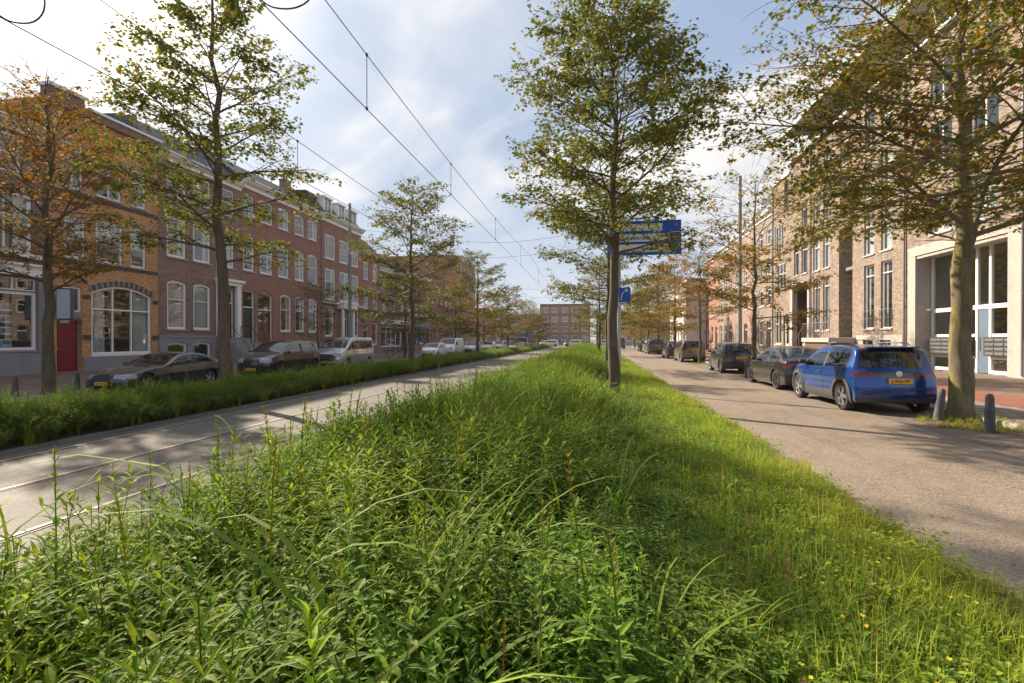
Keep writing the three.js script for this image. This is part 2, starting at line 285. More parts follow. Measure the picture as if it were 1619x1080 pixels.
function seedHead(seed, h) {                                             // dry grass seed heads standing above the green
  const R = rng(seed), G = new Geo();
  for (let b = 0; b < 3; b++) { const a = R() * 6.28, l = 0.1 + R() * 0.25, top = V(Math.cos(a) * l * h * 0.5, h * (0.8 + 0.25 * R()), Math.sin(a) * l * h * 0.5), mid = top.clone().multiplyScalar(0.5); mid.y *= 1.1; stalk(G, [V(0, 0, 0), mid, top], 0.0018, [1, 0.95, 0.8]); for (let i = 0; i < 16; i++) { const q = top.clone().add(V(0, -0.11 * R(), 0)), az = R() * 6.28; leaf(G, q, V(Math.cos(az) * 0.5, 0.9, Math.sin(az) * 0.5).normalize(), UP, 0.02 + 0.015 * R(), 0.006, 0, [1, 0.9, 0.75], 2); } }
  return G.build();
}
function flower(seed, h) {
  const R = rng(seed), G = new Geo(), S = new Geo();
  for (let b = 0; b < 3; b++) { const top = V((R() - 0.5) * 0.1, h * (0.7 + 0.4 * R()), (R() - 0.5) * 0.1); stalk(S, [V(0, 0, 0), top], 0.0014, [1, 1, 1]); for (let i = 0; i < 4; i++) { const a = i * 1.571 + R(); leaf(G, top, V(Math.cos(a), 0.45, Math.sin(a)).normalize(), UP, 0.013, 0.011, 0.3, [1, 1, 1], 2, 0.1); } }
  return G.build();
}
const leafMat = (r, g, b, t = 0.42, rough = 0.62) => P(r, g, b, rough, { transmission: t, thickness: 0, vertexColors: true, specularIntensity: 0.3 });
const weedMat = leafMat(0.165, 0.30, 0.022, 0.58, 0.8), grassMat = leafMat(0.265, 0.375, 0.034, 0.57, 0.85), strawMat = leafMat(0.34, 0.26, 0.13, 0.3, 0.9), yellowMat = leafMat(0.75, 0.58, 0.02, 0.3, 0.8), fallenMat = leafMat(0.26, 0.12, 0.035, 0.25, 0.85);

function scatter(name, label, geo, mat, spots) {                          // spots: [x, y, Z, scale, heightScale, tint]
  const m = new THREE.InstancedMesh(geo, mat, spots.length), o = new THREE.Object3D(), R = rng(spots.length + 17);
  spots.forEach((s, i) => { o.position.set(s[0], s[1], -s[2]); o.rotation.set((R() - 0.5) * 0.22, R() * 6.283, (R() - 0.5) * 0.22); o.scale.set(s[3], s[3] * s[4], s[3]); o.updateMatrix(); m.setMatrixAt(i, o.matrix); m.setColorAt(i, C(...s[5])); });
  m.name = numbered(name); m.castShadow = m.receiveShadow = true; m.userData = { kind: 'stuff', label, category: 'plants' }; m.instanceMatrix.needsUpdate = true; scene.add(m); return m;
}
const medianY = x => x < -2.4 ? 0.04 : x < 0 ? lerp(0.08, 0.10, (x + 2.4) / 2.4) : x < 1.6 ? 0.09 : lerp(0.08, 0.04, (x - 1.6) / 0.85);
function field(seed, x0, x1, Z0, Z1, perM2, fn) {                         // fn(x, Z, R) -> spot or null; thins out with distance
  const R = rng(seed), out = []; let Z = Z0;
  while (Z < Z1) { const dz = Math.max(0.4, Z * 0.08), den = perM2 * clamp(9 / Math.max(Z, 1), 0.10, 1), n = Math.round(den * dz * (x1 - x0)); for (let i = 0; i < n; i++) { const s = fn(lerp(x0, x1, R()), Z + R() * dz, R); if (s) out.push(s); } Z += dz; }
  return out;
}
const farScale = Z => 1 + clamp((Z - 9) / 60) * 0.75;
const patchy = (x, Z, s, f = 0.9) => fbm(x * f + 31, Z * f + 57, 3, s);
function tintG(R, x, Z, warm = 0) { const k = 0.66 + 0.72 * R() , w = clamp(patchy(x, Z, 5, 0.5) * 1.6 - 0.5 + warm) * 0.35; return [k * (1 + w * 1.1), k * (1 + w * 0.35), k * (1 - w * 0.2)]; }
const nearGap = (x, Z) => Z < 0.75 && Math.abs(x) < 0.75;
const weedHeight = (x, Z) => { const e = sstep(-3.05, -2.2, x) * 0.5 + 0.5; const f = 1 - 0.74 * sstep(-0.9, 1.25, x + (patchy(x, Z, 8, 0.5) - 0.5) * 1.6); return e * f * (0.72 + 0.5 * patchy(x, Z, 3, 0.7)); };
const kinds = [leafyWeed(1, 0.78, 0.062, 0.017, 9, 30), leafyWeed(2, 0.7, 0.055, 0.021, 8, 26), leafyWeed(3, 0.85, 0.085, 0.015, 6, 34), leafyWeed(4, 0.6, 0.042, 0.013, 11, 24)];
const kTint = [[1, 1, 1], [0.72, 0.86, 0.9], [1.25, 1.1, 0.8], [1.0, 0.92, 1.1]], mul = (a, b) => a.map((v, i) => v * b[i]);
kinds.forEach((g, k) => scatter('tall_weeds', ['bushy green weeds with lance leaves on the median', 'broad leaved green weeds on the median', 'long leaved upright weeds on the median', 'small leaved bushy weeds on the median'][k], g, weedMat,
  field(100 + k, -3.0, 1.6, 0.2, 103, 21, (x, Z, R) => { const h = weedHeight(x, Z); if (nearGap(x, Z) || h < 0.26 || patchy(x, Z, 60 + k, 0.75) < 0.45 || R() > 1.25 - sstep(-0.3, 1.3, x)) return null; const s = (0.75 + 0.45 * R()) * farScale(Z) * (0.75 + 0.25 * h); return [x, medianY(x), Z, s, h / (0.75 + 0.25 * h) * 1.05 / farScale(Z), mul(tintG(R, x, Z), kTint[k])]; })));
[featherWeed(11, 0.5), featherWeed(12, 0.42)].forEach((g, k) => scatter('feathery_weeds', k ? 'low feathery weeds in the mown grass of the median' : 'feathery fine leaved weeds among the tall weeds of the median', g, k ? grassMat : weedMat,
  field(120 + k, k ? -0.4 : -2.9, k ? 2.3 : 1.2, 0.3, 90, k ? 34 : 20, (x, Z, R) => { if (nearGap(x, Z) || patchy(x, Z, 70 + k, 0.8) < 0.45) return null; const h = k ? 0.5 * (0.6 + R()) * (1 - 0.5 * sstep(1.2, 2.3, x)) : 0.45 + weedHeight(x, Z) * 0.8; return [x, medianY(x), Z, (0.7 + 0.5 * R()) * farScale(Z), h / farScale(Z), tintG(R, x, Z, k * 0.25)]; })));
[broadGrass(21, 9, 0.85, 0.016), broadGrass(22, 7, 0.95, 0.025), broadGrass(23, 16, 0.65, 0.009)].forEach((g, k) => scatter('long_grass', ['arching blades of long grass among the median weeds', 'broad bladed grass clumps near the camera', 'thin bladed long grass on the median'][k], g, k === 2 ? grassMat : weedMat,
  field(130 + k, -3.1, k === 2 ? 1.6 : 0.7, 0.3, 100, [4, 3, 5][k], (x, Z, R) => { if (nearGap(x, Z) || patchy(x, Z, 80 + k, 0.6) < 0.36) return null; const h = (0.7 + 0.55 * R()) * clamp(weedHeight(x, Z) * 1.35 + 0.12, 0.4, 1.25); return [x, medianY(x), Z, (0.8 + 0.4 * R()) * h * farScale(Z), 1 / farScale(Z) * 1.05, tintG(R, x, Z, 0.1)]; })));
[shortGrass(31, 26, 0.13), shortGrass(32, 34, 0.10), shortGrass(33, 18, 0.2)].forEach((g, k) => scatter('short_grass', ['mid green tufts of short grass along the road edge', 'fine short lawn grass of the median', 'longer loose grass tufts of the median'][k], g, grassMat,
  field(140 + k, -0.9, 2.85, 0.2, 103, [190, 230, 70][k], (x, Z, R) => { const edge = 2.5 + (patchy(x, Z, 90, 2.2) - 0.5) * 0.5 + (patchy(3, Z, 93, 0.5) - 0.5) * 0.4; if (x > edge || (x < 0.1 && R() < 0.5)) return null; const dry = 0.6 * sstep(1.7, 2.5, x + (patchy(x, Z, 91, 0.8) - 0.5) * 1.6); const t = tintG(R, x, Z, 0.25); return [x, medianY(x), Z, (0.75 + 0.6 * R()) * farScale(Z) * lerp(1.1, 0.75, sstep(1.9, 2.5, x)), (0.75 + 0.5 * R()) / farScale(Z), [t[0] * (1 + dry * 0.28), t[1] * (1 + dry * 0.02), t[2] * (1 + dry * 0.6)]]; })));
[groundLeaf(41, 34, 0.026, 0.10), groundLeaf(42, 24, 0.036, 0.14)].forEach((g, k) => scatter('ground_cover', ['low clover leaves in the short grass', 'broad seedling leaves filling the gaps between the weeds'][k], g, k ? weedMat : grassMat,
  field(150 + k, k ? -3.0 : -0.2, k ? 1.6 : 2.45, 0.2, 80, k ? 46 : 90, (x, Z, R) => (patchy(x, Z, 95 + k, 0.9) < 0.4 ? null : [x, medianY(x), Z, (0.8 + 0.6 * R()) * farScale(Z), 0.9 + 0.8 * R(), tintG(R, x, Z, 0.1)]))));
scatter('straw', 'dry seed heads standing above the weeds', seedHead(51, 0.95), strawMat, field(160, -3.1, 1.5, 1.5, 60, 1.6, (x, Z, R) => (patchy(x, Z, 99, 0.5) < 0.45 ? null : [x, medianY(x), Z, 0.7 + 0.35 * R(), clamp(weedHeight(x, Z) * 1.05, 0.4, 1), [0.8 + 0.4 * R(), 0.8 + 0.3 * R(), 0.8]])));
scatter('straw', 'dry pale grass at the edge of the asphalt', shortGrass(52, 20, 0.15), strawMat, field(161, 1.2, 2.7, 0.5, 70, 30, (x, Z, R) => (R() > sstep(1.3, 2.5, x + (patchy(x, Z, 98, 0.8) - 0.5) * 1.2) || x > 2.5 + (patchy(x, Z, 90, 2.2) - 0.5) * 0.3 ? null : [x, medianY(x), Z, 0.6 + 0.5 * R(), 0.8 + 0.4 * R(), [0.8 + 0.4 * R(), 0.8 + 0.3 * R(), 0.8]])));
scatter('yellow_flowers', 'tiny yellow flowers in the short grass', flower(53, 0.2), yellowMat, field(162, 0.6, 2.3, 1.2, 20, 9, (x, Z, R) => (patchy(x, Z, 97, 0.9) < 0.52 ? null : [x, medianY(x), Z, 0.8 + 0.5 * R(), 0.8 + 0.5 * R(), [1, 1, 1]])));
scatter('fallen_leaves', 'brown fallen leaves on the grass and along the road edge', groundLeaf(54, 4, 0.05, 0.06), fallenMat, [...field(163, 0.2, 2.75, 1, 60, 1.6, (x, Z, R) => (patchy(x, Z, 96, 0.7) < 0.5 ? null : [x, medianY(x) - 0.02, Z, 0.7 + 0.5 * R(), 0.8, [0.7 + 0.7 * R(), 0.7 + 0.7 * R(), 0.8]])), ...field(164, 2.6, 7.5, 2, 70, 1.3, (x, Z, R) => R() > 0.25 + 0.75 * Math.max(sstep(3.3, 2.6, x), sstep(5.2, 6.2, x)) ? null : [x, 0.003, Z, 0.6 + 0.4 * R(), 0.08, [1, 1, 1]])]);
// single plants that stand out: dock with broad leaves, tall stalks with reddish seed, dead stems
function dock(seed) { const R = rng(seed), G = new Geo(); for (let i = 0; i < 9; i++) { const a = i * 2.4 + R(), e = 0.5 + R() * 0.6, k = 0.8 + 0.4 * R(); leaf(G, V(0, 0.03, 0), V(Math.cos(a) * Math.cos(e), Math.sin(e), Math.sin(a) * Math.cos(e)), UP, 0.17 + 0.1 * R(), 0.045 + 0.02 * R(), 0.9 + R(), [k, k, k], 7, 0.25); } return G.build(); }
function tallStalk(seed, dead) { const R = rng(seed), G = new Geo(), h = 1.05, pts = []; let p = V(0, 0, 0), d = V((R() - 0.5) * 0.2, 1, (R() - 0.5) * 0.2).normalize(); for (let i = 0; i <= 7; i++) { pts.push(p.clone()); p.addScaledVector(d, h / 7); d.add(V((R() - 0.5) * 0.12, 0, (R() - 0.5) * 0.12)).normalize(); } stalk(G, pts, 0.005, dead ? [1, 0.8, 0.6] : [0.9, 0.8, 0.6], 4);
  for (let i = 0; i < 34; i++) { const t = 0.1 + 0.9 * i / 34, q = at(pts, t), a = i * 2.4, e = 0.25 + 0.7 * t, k = 0.8 + 0.4 * R(); if (t < 0.82 && !dead) leaf(G, q, V(Math.cos(a) * Math.cos(e), Math.sin(e), Math.sin(a) * Math.cos(e)), UP, 0.095 * (1.1 - 0.6 * t), 0.02, 0.5, [k, k, k], 4); else for (let m = 0; m < 5; m++) { const az = R() * 6.28; leaf(G, q, V(Math.cos(az) * 0.7, 0.7, Math.sin(az) * 0.7), UP, 0.02 + 0.015 * R(), 0.007, 0, dead ? [1, 0.75, 0.5] : [1.5, 0.8, 0.8], 2); } } return G.build(); }
scatter('dock_plants', 'broad leaved dock plants among the weeds', dock(61), weedMat, field(170, -2.9, -0.3, 1.2, 50, 1.2, (x, Z, R) => (patchy(x, Z, 88, 0.7) < 0.45 ? null : [x, medianY(x) + 0.04, Z, 0.8 + 0.6 * R(), 0.9 + 0.5 * clamp(weedHeight(x, Z)), [0.75 + 0.3 * R(), 0.85 + 0.2 * R(), 0.9]])));
scatter('tall_stalks', 'tall single weed stalks rising above the rest', tallStalk(62, 0), weedMat, field(171, -3.0, 0.4, 1.2, 60, 4.5, (x, Z, R) => (patchy(x, Z, 87, 0.8) < 0.42 ? null : [x, medianY(x), Z, 0.75 + 0.35 * R(), clamp(weedHeight(x, Z) * 1.25, 0.5, 1.1), [0.9 + 0.4 * R(), 0.9 + 0.2 * R(), 0.9]])));
scatter('dead_stalks', 'dry brown stems left standing among the weeds', tallStalk(63, 1), strawMat, field(172, -3.0, 1.4, 1.2, 60, 2.6, (x, Z, R) => (patchy(x, Z, 86, 0.8) < 0.45 ? null : [x, medianY(x), Z, 0.6 + 0.4 * R(), clamp(weedHeight(x, Z) * 1.0, 0.4, 1), [0.7 + 0.5 * R(), 0.7 + 0.3 * R(), 0.7]])));
// large round leaves of a creeper, right of the weeds near the camera
{ const R = rng(77), G = new Geo(); for (let i = 0; i < 14; i++) { const a = R() * 6.28, r = 0.02 + Math.sqrt(R()) * 0.2, q = V(Math.cos(a) * r, 0.2 + R() * 0.08, Math.sin(a) * r), az = R() * 6.28; leaf(G, q, V(Math.cos(az), 0.15, Math.sin(az)).normalize(), UP, 0.065 + R() * 0.03, 0.075, 0.3, [0.9 + 0.3 * R(), 1, 1.5], 5, 0.12, t => Math.pow(Math.sin(Math.PI * clamp(t * 0.86 + 0.1)), 0.55)); stalk(G, [V(q.x * 0.5, 0, q.z * 0.5), q], 0.002, [0.9, 0.9, 0.8]); }
  const g = G.build(); scatter('creeper_leaves', 'patch of large round pale green leaves in the grass', g, weedMat, [[0.16, 0.1, 2.62, 1, 1, [1, 1, 1.2]], [0.06, 0.1, 2.95, 0.9, 1, [0.9, 1, 1.1]], [0.22, 0.1, 2.35, 0.8, 0.9, [1, 1, 1.2]]]); }
// the verge between the tram road and the left carriageway
const vergeY = x => lerp(0.05, -0.1, clamp((-x - 8.5) / 1.7));
kinds.forEach((g, k) => scatter('verge_weeds', ['dense lance leaved weeds of the left verge', 'broad leaved weeds of the left verge', 'long leaved weeds of the left verge', 'small leaved bushy weeds of the left verge'][k], g, weedMat,
  field(200 + k, -10.15, -8.42, 3, 103, 26, (x, Z, R) => { const h = (0.38 + 0.66 * patchy(x, Z, 3, 1.1)) * (0.62 + 0.38 * sstep(-8.4, -8.75, x)) * (0.75 + 0.45 * R()); const s = (0.8 + 0.4 * R()) * farScale(Z); return [x, vergeY(x), Z, s * 0.95, h * 1.12 / farScale(Z), mul(tintG(R, x, Z, 0.15), kTint[k])]; })));
scatter('verge_stalks', 'tall single stalks standing out of the left verge', tallStalk(64, 0), weedMat, field(211, -10.1, -8.5, 4, 60, 4, (x, Z, R) => [x, vergeY(x), Z, 0.7 + 0.3 * R(), 0.75 + 0.3 * R(), [1, 1, 1]]));
scatter('verge_grass', 'long grass in the left verge', broadGrass(25, 12, 0.6, 0.01), grassMat, field(210, -10.2, -8.4, 3, 103, 20, (x, Z, R) => [x, vergeY(x), Z, (0.6 + 0.5 * R()) * farScale(Z), 1 / farScale(Z), tintG(R, x, Z, 0.2)]));
// ---------------------------------------------------------------- trees
const barkTex = (c0, c1, seed, moss = 0) => {
  const W = 512; const hg = new Float32Array(W * W);
  const map = tex(W, W, (i, j) => {
    const u = i / W, v = j / W, rid = fbm(u * 14 + 0.6 * fbm(u * 6, v * 6, 2, seed, 6), v * 5, 4, seed, 1 << 20), a = fbm(u * 5, v * 5, 4, seed + 4, 5), g = hash2(i, j, seed), ms = sstep(0.5, 0.7, fbm(u * 8, v * 8, 4, seed + 9, 8)) * moss, k = 0.6 + 0.8 * rid;
    hg[j * W + i] = rid * 0.8 + g * 0.2; return [0, 1, 2].map(q => lerp(lerp(c0[q], c1[q], a) * k * (0.85 + 0.3 * g), [0.20, 0.19, 0.03][q] * k, ms));
  }, 1, 1.4);
  return M(1, 1, 1, 0.95, { map, bumpMap: tex(W, W, (i, j) => [hg[j * W + i]], 1, 1.4, true), bumpScale: 0.012 });
};
const barkDark = barkTex([0.085, 0.062, 0.042], [0.14, 0.105, 0.07], 3), barkMoss = barkTex([0.12, 0.092, 0.06], [0.20, 0.155, 0.10], 8, 0.75);
class Wood {
  constructor() { this.p = []; this.n = []; this.uv = []; this.i = []; }
  limb(pts, radii, n) {                                        // a tapering tube with shared rings
    const b0 = this.p.length / 3; let len = 0, side = null;
    pts.forEach((p, k) => {
      const d = (k < pts.length - 1 ? pts[k + 1].clone().sub(p) : p.clone().sub(pts[k - 1])).normalize();
      if (!side) { side = Math.abs(d.y) < 0.9 ? V(0, 1, 0).cross(d) : V(1, 0, 0); } side.addScaledVector(d, -side.dot(d)).normalize(); const o = d.clone().cross(side);
      if (k) len += p.distanceTo(pts[k - 1]);
      for (let j = 0; j <= n; j++) { const a = j / n * 6.28318, nx = side.clone().multiplyScalar(Math.cos(a)).addScaledVector(o, Math.sin(a)), r = radii[k]; this.p.push(p.x + nx.x * r, p.y + nx.y * r, p.z + nx.z * r); this.n.push(nx.x, nx.y, nx.z); this.uv.push(j / n * Math.max(0.25, 6.28 * radii[0]), len); }
    });
    for (let k = 0; k < pts.length - 1; k++) for (let j = 0; j < n; j++) { const a = b0 + k * (n + 1) + j, b = a + n + 1; this.i.push(a, a + 1, b, a + 1, b + 1, b); }
  }
  build() { const g = new THREE.BufferGeometry(); g.setAttribute('position', new THREE.Float32BufferAttribute(this.p, 3)); g.setAttribute('normal', new THREE.Float32BufferAttribute(this.n, 3)); g.setAttribute('uv', new THREE.Float32BufferAttribute(this.uv, 2)); g.setIndex(this.i); return g; }
}
// o: height, radius, base (where the crown starts), spread(t) = crown radius at height share t, branches, leaves per twig, leaf size, colours, bare(t) = share of twigs without leaves, rise
function growTree(o) {
  o.gaps ??= 0.2;
  const R = rng(o.seed), W = new Wood(), G = new Geo(), top = o.height, lean = o.lean || [0, 0], leader = [], rad = [];
  for (let k = 0; k <= 14; k++) { const t = k / 14; leader.push(V(lean[0] * t * top + (k ? (R() - 0.5) * 0.10 * (1 + t) : 0), t * top, lean[1] * t * top + (k ? (R() - 0.5) * 0.10 * (1 + t) : 0))); rad.push(o.radius * (t < 0.02 ? 1.35 : t < 0.1 ? 1.08 : 1) * Math.pow(1 - t * 0.97, 0.85) + 0.006); }
  leader.splice(1, 0, leader[0].clone().lerp(leader[1], 0.25)); rad.splice(1, 0, o.radius * 1.06);
  W.limb(leader, rad, 12);
  const sun3 = V(0, 1, 0);
  const leaves = (p, dir, n, t) => {
    for (let i = 0; i < n; i++) {
      const a = R() * 6.283, q = p.clone().add(V((R() - 0.5), (R() - 0.5) * 0.7, (R() - 0.5)).multiplyScalar(o.puff)), pick = R(), pal = o.palette(R, t, q), sz = o.leaf * (0.6 + 0.7 * R());
      const e = -0.9 + R() * 1.1, d = V(Math.cos(a) * Math.cos(e), Math.sin(e), Math.sin(a) * Math.cos(e)).addScaledVector(dir, 0.35).normalize();
      leaf(G, q, d, V((R() - 0.5) * 0.9, 1, (R() - 0.5) * 0.9).normalize(), sz, sz * 0.8, 0.5 * R(), pal, o.leafCuts || 2, 0.25, t2 => (t2 > 0.5 ? 0.85 : 0.95));
    }
  };
  const grow = (p, dir, len, r, depth, t, skip = false) => {
    const bareLimb = depth === 1 ? R() < o.gaps : skip;
    const n = depth === 0 ? 7 : depth === 1 ? 5 : 3, pts = [p.clone()], rr = [r], d = dir.clone(); let q = p.clone();
    for (let k = 1; k <= n; k++) { d.add(V((R() - 0.5) * 0.30, (R() - 0.5) * 0.22 + (depth === 0 ? o.curl ?? 0.02 : -0.02), (R() - 0.5) * 0.30)).normalize(); q = q.clone().addScaledVector(d, len / n); pts.push(q); rr.push(r * Math.pow(1 - k / n * 0.85, 0.9) + 0.0025); }
    W.limb(pts, rr, depth === 0 ? 7 : depth === 1 ? 5 : 3);
    if (depth < 2) {
      const m = depth === 0 ? Math.max(4, Math.round(len * o.sub)) : Math.max(3, Math.round(len * o.twig));
      for (let k = 0; k < m; k++) {
        const s = lerp(depth === 0 ? 0.22 : 0.15, 1, (k + R() * 0.7) / m), b = at(pts, s), i0 = Math.min(pts.length - 2, Math.floor(s * (pts.length - 1))), ax = pts[i0 + 1].clone().sub(pts[i0]).normalize();
        const sd = ax.clone().cross(UP).normalize().multiplyScalar((k % 2 ? 1 : -1) * (0.6 + 0.5 * R())).add(ax.clone().multiplyScalar(0.75)).add(V(0, (R() - 0.45) * 0.75, 0)).normalize();
        grow(b, sd, depth === 0 ? len * (0.28 + 0.26 * R()) * (1 - 0.45 * s) + 0.25 : len * (0.35 + 0.3 * R()) + 0.1, Math.max(0.004, r * 0.42 * (1 - 0.5 * s)), depth + 1, t, bareLimb);
      }
    }
    if (depth >= 1) { if (!bareLimb && R() > o.bare(t)) { const m = depth === 2 ? 3 : 2; for (let k = 0; k < m; k++) leaves(at(pts, 0.35 + 0.65 * (k + R()) / m), d, Math.round(o.perTwig * (0.5 + R()) / m), t); } }
  };
  for (let b = 0; b < o.branches; b++) {
    const s = (b + 0.6 * R()) / o.branches, y = lerp(o.base, 0.985, Math.pow(s, o.crowd || 0.9)), p = at(leader, y), az = b * 2.39996 + R() * 0.7 + (o.twist || 0), L = o.spread(s, az) * (0.75 + 0.4 * R()), rise = lerp(o.rise[0], o.rise[1], s) + (R() - 0.5) * 0.2;
    grow(p, V(Math.cos(az) * Math.cos(rise), Math.sin(rise), Math.sin(az) * Math.cos(rise)), L, Math.max(0.011, o.radius * 0.27 * Math.pow(1 - s, 0.6) * Math.min(1, L / 2.2)), 0, s);
  }
  (o.extra || []).forEach(([y, az, rise, L]) => grow(at(leader, y), V(Math.cos(az) * Math.cos(rise), Math.sin(rise), Math.sin(az) * Math.cos(rise)), L, o.radius * 0.5, 0, (y - o.base) / (1 - o.base)));
  return { wood: W.build(), crown: G.build(), n: G.p.length / 9 };
}
const greenPal = (warm, dark = 1) => (R, t) => { const k = (0.6 + 0.7 * R()) * dark, w = R() < warm ? 0.4 + 0.6 * R() : R() * 0.12; return [lerp(0.185, 0.55, w) * k, lerp(0.235, 0.31, w) * k, lerp(0.034, 0.025, w) * k]; };
const autumnPal = (green, red = 0) => (R, t) => { const k = 0.65 + 0.6 * R(); if (R() < green) return [0.215 * k, 0.235 * k, 0.033 * k]; const w = R(); if (R() < red) return [0.40 * k, 0.10 * k, 0.035 * k]; return [lerp(0.36, 0.62, w) * k, lerp(0.22, 0.30, w) * k, 0.028 * k]; };
const crownMat = P(1, 1, 1, 0.7, { transmission: 0.55, thickness: 0, vertexColors: true, specularIntensity: 0.3 });
const treeDefs = {
  // the tall lime on the median in front of the sign
  median: growTree({ seed: 5, height: 9.6, radius: 0.135, base: 0.42, gaps: 0.2, branches: 40, crowd: 0.95, spread: s => 0.55 + 2.4 * Math.pow(Math.sin(Math.PI * clamp(0.16 + 0.80 * s)), 0.9) * (1 - 0.34 * s), rise: [0.22, 0.85], curl: 0.0, sub: 4.6, twig: 5.5, perTwig: 14, puff: 0.23, leaf: 0.103, bare: () => 0.02, palette: greenPal(0.14) }),
  verge: growTree({ seed: 12, height: 11.3, radius: 0.165, base: 0.36, branches: 38, crowd: 0.9, spread: s => 0.4 + 2.2 * Math.pow(Math.sin(Math.PI * clamp(0.24 + 0.72 * s)), 0.9) * (1 - 0.5 * s), rise: [0.2, 0.95], curl: 0.0, gaps: 0.2, lean: [-0.03, 0.01], sub: 4.2, twig: 5, perTwig: 17, puff: 0.25, leaf: 0.108, bare: t => 0.06 + 0.1 * t, palette: greenPal(0.16), leafCuts: 2 }),
  orange: growTree({ seed: 21, height: 10.0, radius: 0.165, base: 0.36, branches: 32, crowd: 0.95, spread: s => 0.7 + 2.0 * Math.pow(Math.sin(Math.PI * clamp(0.28 + 0.66 * s)), 0.8) * (1 - 0.45 * s), rise: [0.35, 1.0], gaps: 0.2, curl: 0.01, sub: 4, twig: 4.6, perTwig: 13, puff: 0.22, leaf: 0.112, bare: t => (t > 0.5 ? 0.25 + 1.2 * (t - 0.5) : 0.04), palette: autumnPal(0.25, 0.05), leafCuts: 2 }),
  kerb: growTree({ seed: 33, height: 10.5, radius: 0.2, base: 0.385, branches: 34, crowd: 0.9, spread: s => 0.9 + 3.1 * Math.pow(Math.sin(Math.PI * clamp(0.3 + 0.62 * s)), 0.8) * (1 - 0.35 * s), rise: [0.2, 0.75], curl: -0.01, sub: 4.4, twig: 5, perTwig: 15, puff: 0.24, leaf: 0.104, gaps: 0.22, bare: () => 0.03, palette: (R, t) => (R() < 0.66 ? greenPal(0.25)(R, t) : autumnPal(0.5, 0.05)(R, t)), extra: [[0.335, 5.55, 0.75, 3.4]] }),
  young: growTree({ seed: 44, height: 8.6, radius: 0.105, base: 0.33, branches: 22, crowd: 0.95, spread: s => 0.7 + 2.7 * Math.pow(Math.sin(Math.PI * clamp(0.22 + 0.7 * s)), 0.9) * (1 - 0.45 * s), rise: [0.1, 0.8], curl: 0.01, sub: 3.6, twig: 4, perTwig: 13, puff: 0.3, leaf: 0.125, bare: t => (t > 0.6 ? 0.75 : 0.12), palette: autumnPal(0.5, 0.08) }),
  full: growTree({ seed: 52, height: 8.8, radius: 0.13, base: 0.27, branches: 28, crowd: 0.9, spread: s => 0.8 + 2.6 * Math.pow(Math.sin(Math.PI * clamp(0.22 + 0.72 * s)), 0.8) * (1 - 0.35 * s), rise: [0.0, 0.8], sub: 3.4, twig: 3.8, perTwig: 11, puff: 0.3, leaf: 0.15, bare: () => 0.04, palette: (R, t) => (R() < 0.5 ? greenPal(0.3)(R, t) : autumnPal(0.4, 0.03)(R, t)) }),
  gold: growTree({ seed: 63, height: 8.2, radius: 0.12, base: 0.27, branches: 26, crowd: 0.9, spread: s => 0.8 + 2.4 * Math.pow(Math.sin(Math.PI * clamp(0.22 + 0.72 * s)), 0.8) * (1 - 0.35 * s), rise: [0.0, 0.8], sub: 3.2, twig: 3.6, perTwig: 11, puff: 0.3, leaf: 0.15, bare: () => 0.06, palette: autumnPal(0.22, 0.12) }),
  dark: growTree({ seed: 71, height: 9.4, radius: 0.15, base: 0.3, branches: 30, crowd: 0.9, spread: s => 0.7 + 2.7 * Math.pow(Math.sin(Math.PI * clamp(0.2 + 0.74 * s)), 0.85) * (1 - 0.35 * s), rise: [0.0, 0.8], sub: 3.6, twig: 4, perTwig: 10, puff: 0.27, gaps: 0.25, leaf: 0.14, bare: () => 0.05, palette: greenPal(0.22, 0.9) }),
  small: growTree({ seed: 82, height: 5.0, radius: 0.06, base: 0.34, branches: 18, crowd: 0.9, spread: s => 0.4 + 1.1 * Math.sin(Math.PI * clamp(0.2 + 0.72 * s)), rise: [0.2, 0.8], sub: 4, twig: 4.5, perTwig: 8, puff: 0.2, leaf: 0.09, bare: () => 0.1, palette: greenPal(0.2, 0.75) }),
};
const treeProto = {};
function tree(kind, name, label, [x, y, Z], turn = 0, scale = 1, group = undefined) {
  let t;
  if (!treeProto[kind]) { const d = treeDefs[kind]; t = treeProto[kind] = thing(name, label, 'tree', [x, y, -Z], turn, group); part('trunk', d.wood, kind === 'kerb' ? barkMoss : barkDark, t); part('crown', d.crown, crownMat, t); }
  else { t = copyOf(treeProto[kind], name, label, [x, y, -Z], turn); if (group) t.userData.group = group; else delete t.userData.group; }
  t.scale.setScalar(scale); return t;
}
tree('median', 'lime_tree', 'tall green lime tree on the median in front of the blue direction sign', [0.49, 0.08, 12.8], 0.6, 1);
tree('dark', 'lime_tree', 'dark trunked lime second in the median row, behind the blue sign', [0.78, 0.08, 28], 1, 1);
tree('dark', 'lime_tree', 'third lime of the median row with its thin trunk in clear view', [0.62, 0.08, 51], 2.4, 0.95);
tree('dark', 'lime_tree', 'small far lime at the end of the median row', [0.6, 0.08, 78], 4.1, 0.85);
tree('verge', 'lime_tree', 'tall green tree rising from the left verge in front of the dark cars', [-9.5, 0.02, 12.1], 0, 1);
tree('dark', 'lime_tree', 'second tree of the left verge beyond the silver van', [-9.5, 0.02, 26], 3.3, 1.0);
tree('dark', 'lime_tree', 'third tree of the left verge beyond the white cars', [-9.5, 0.02, 41.6], 5.2, 0.9);
[[57, 'full', 0.8, 'fourth tree of the left verge, far down the tram road'], [73, 'full', 0.75, 'fifth tree of the left verge, small in the distance'], [90, 'full', 0.7, 'last tree of the left verge before the crossing']].forEach(([Z, k, s, l], i) => tree(k, 'lime_tree', l, [-9.5, 0.02, Z], i * 1.7, s));
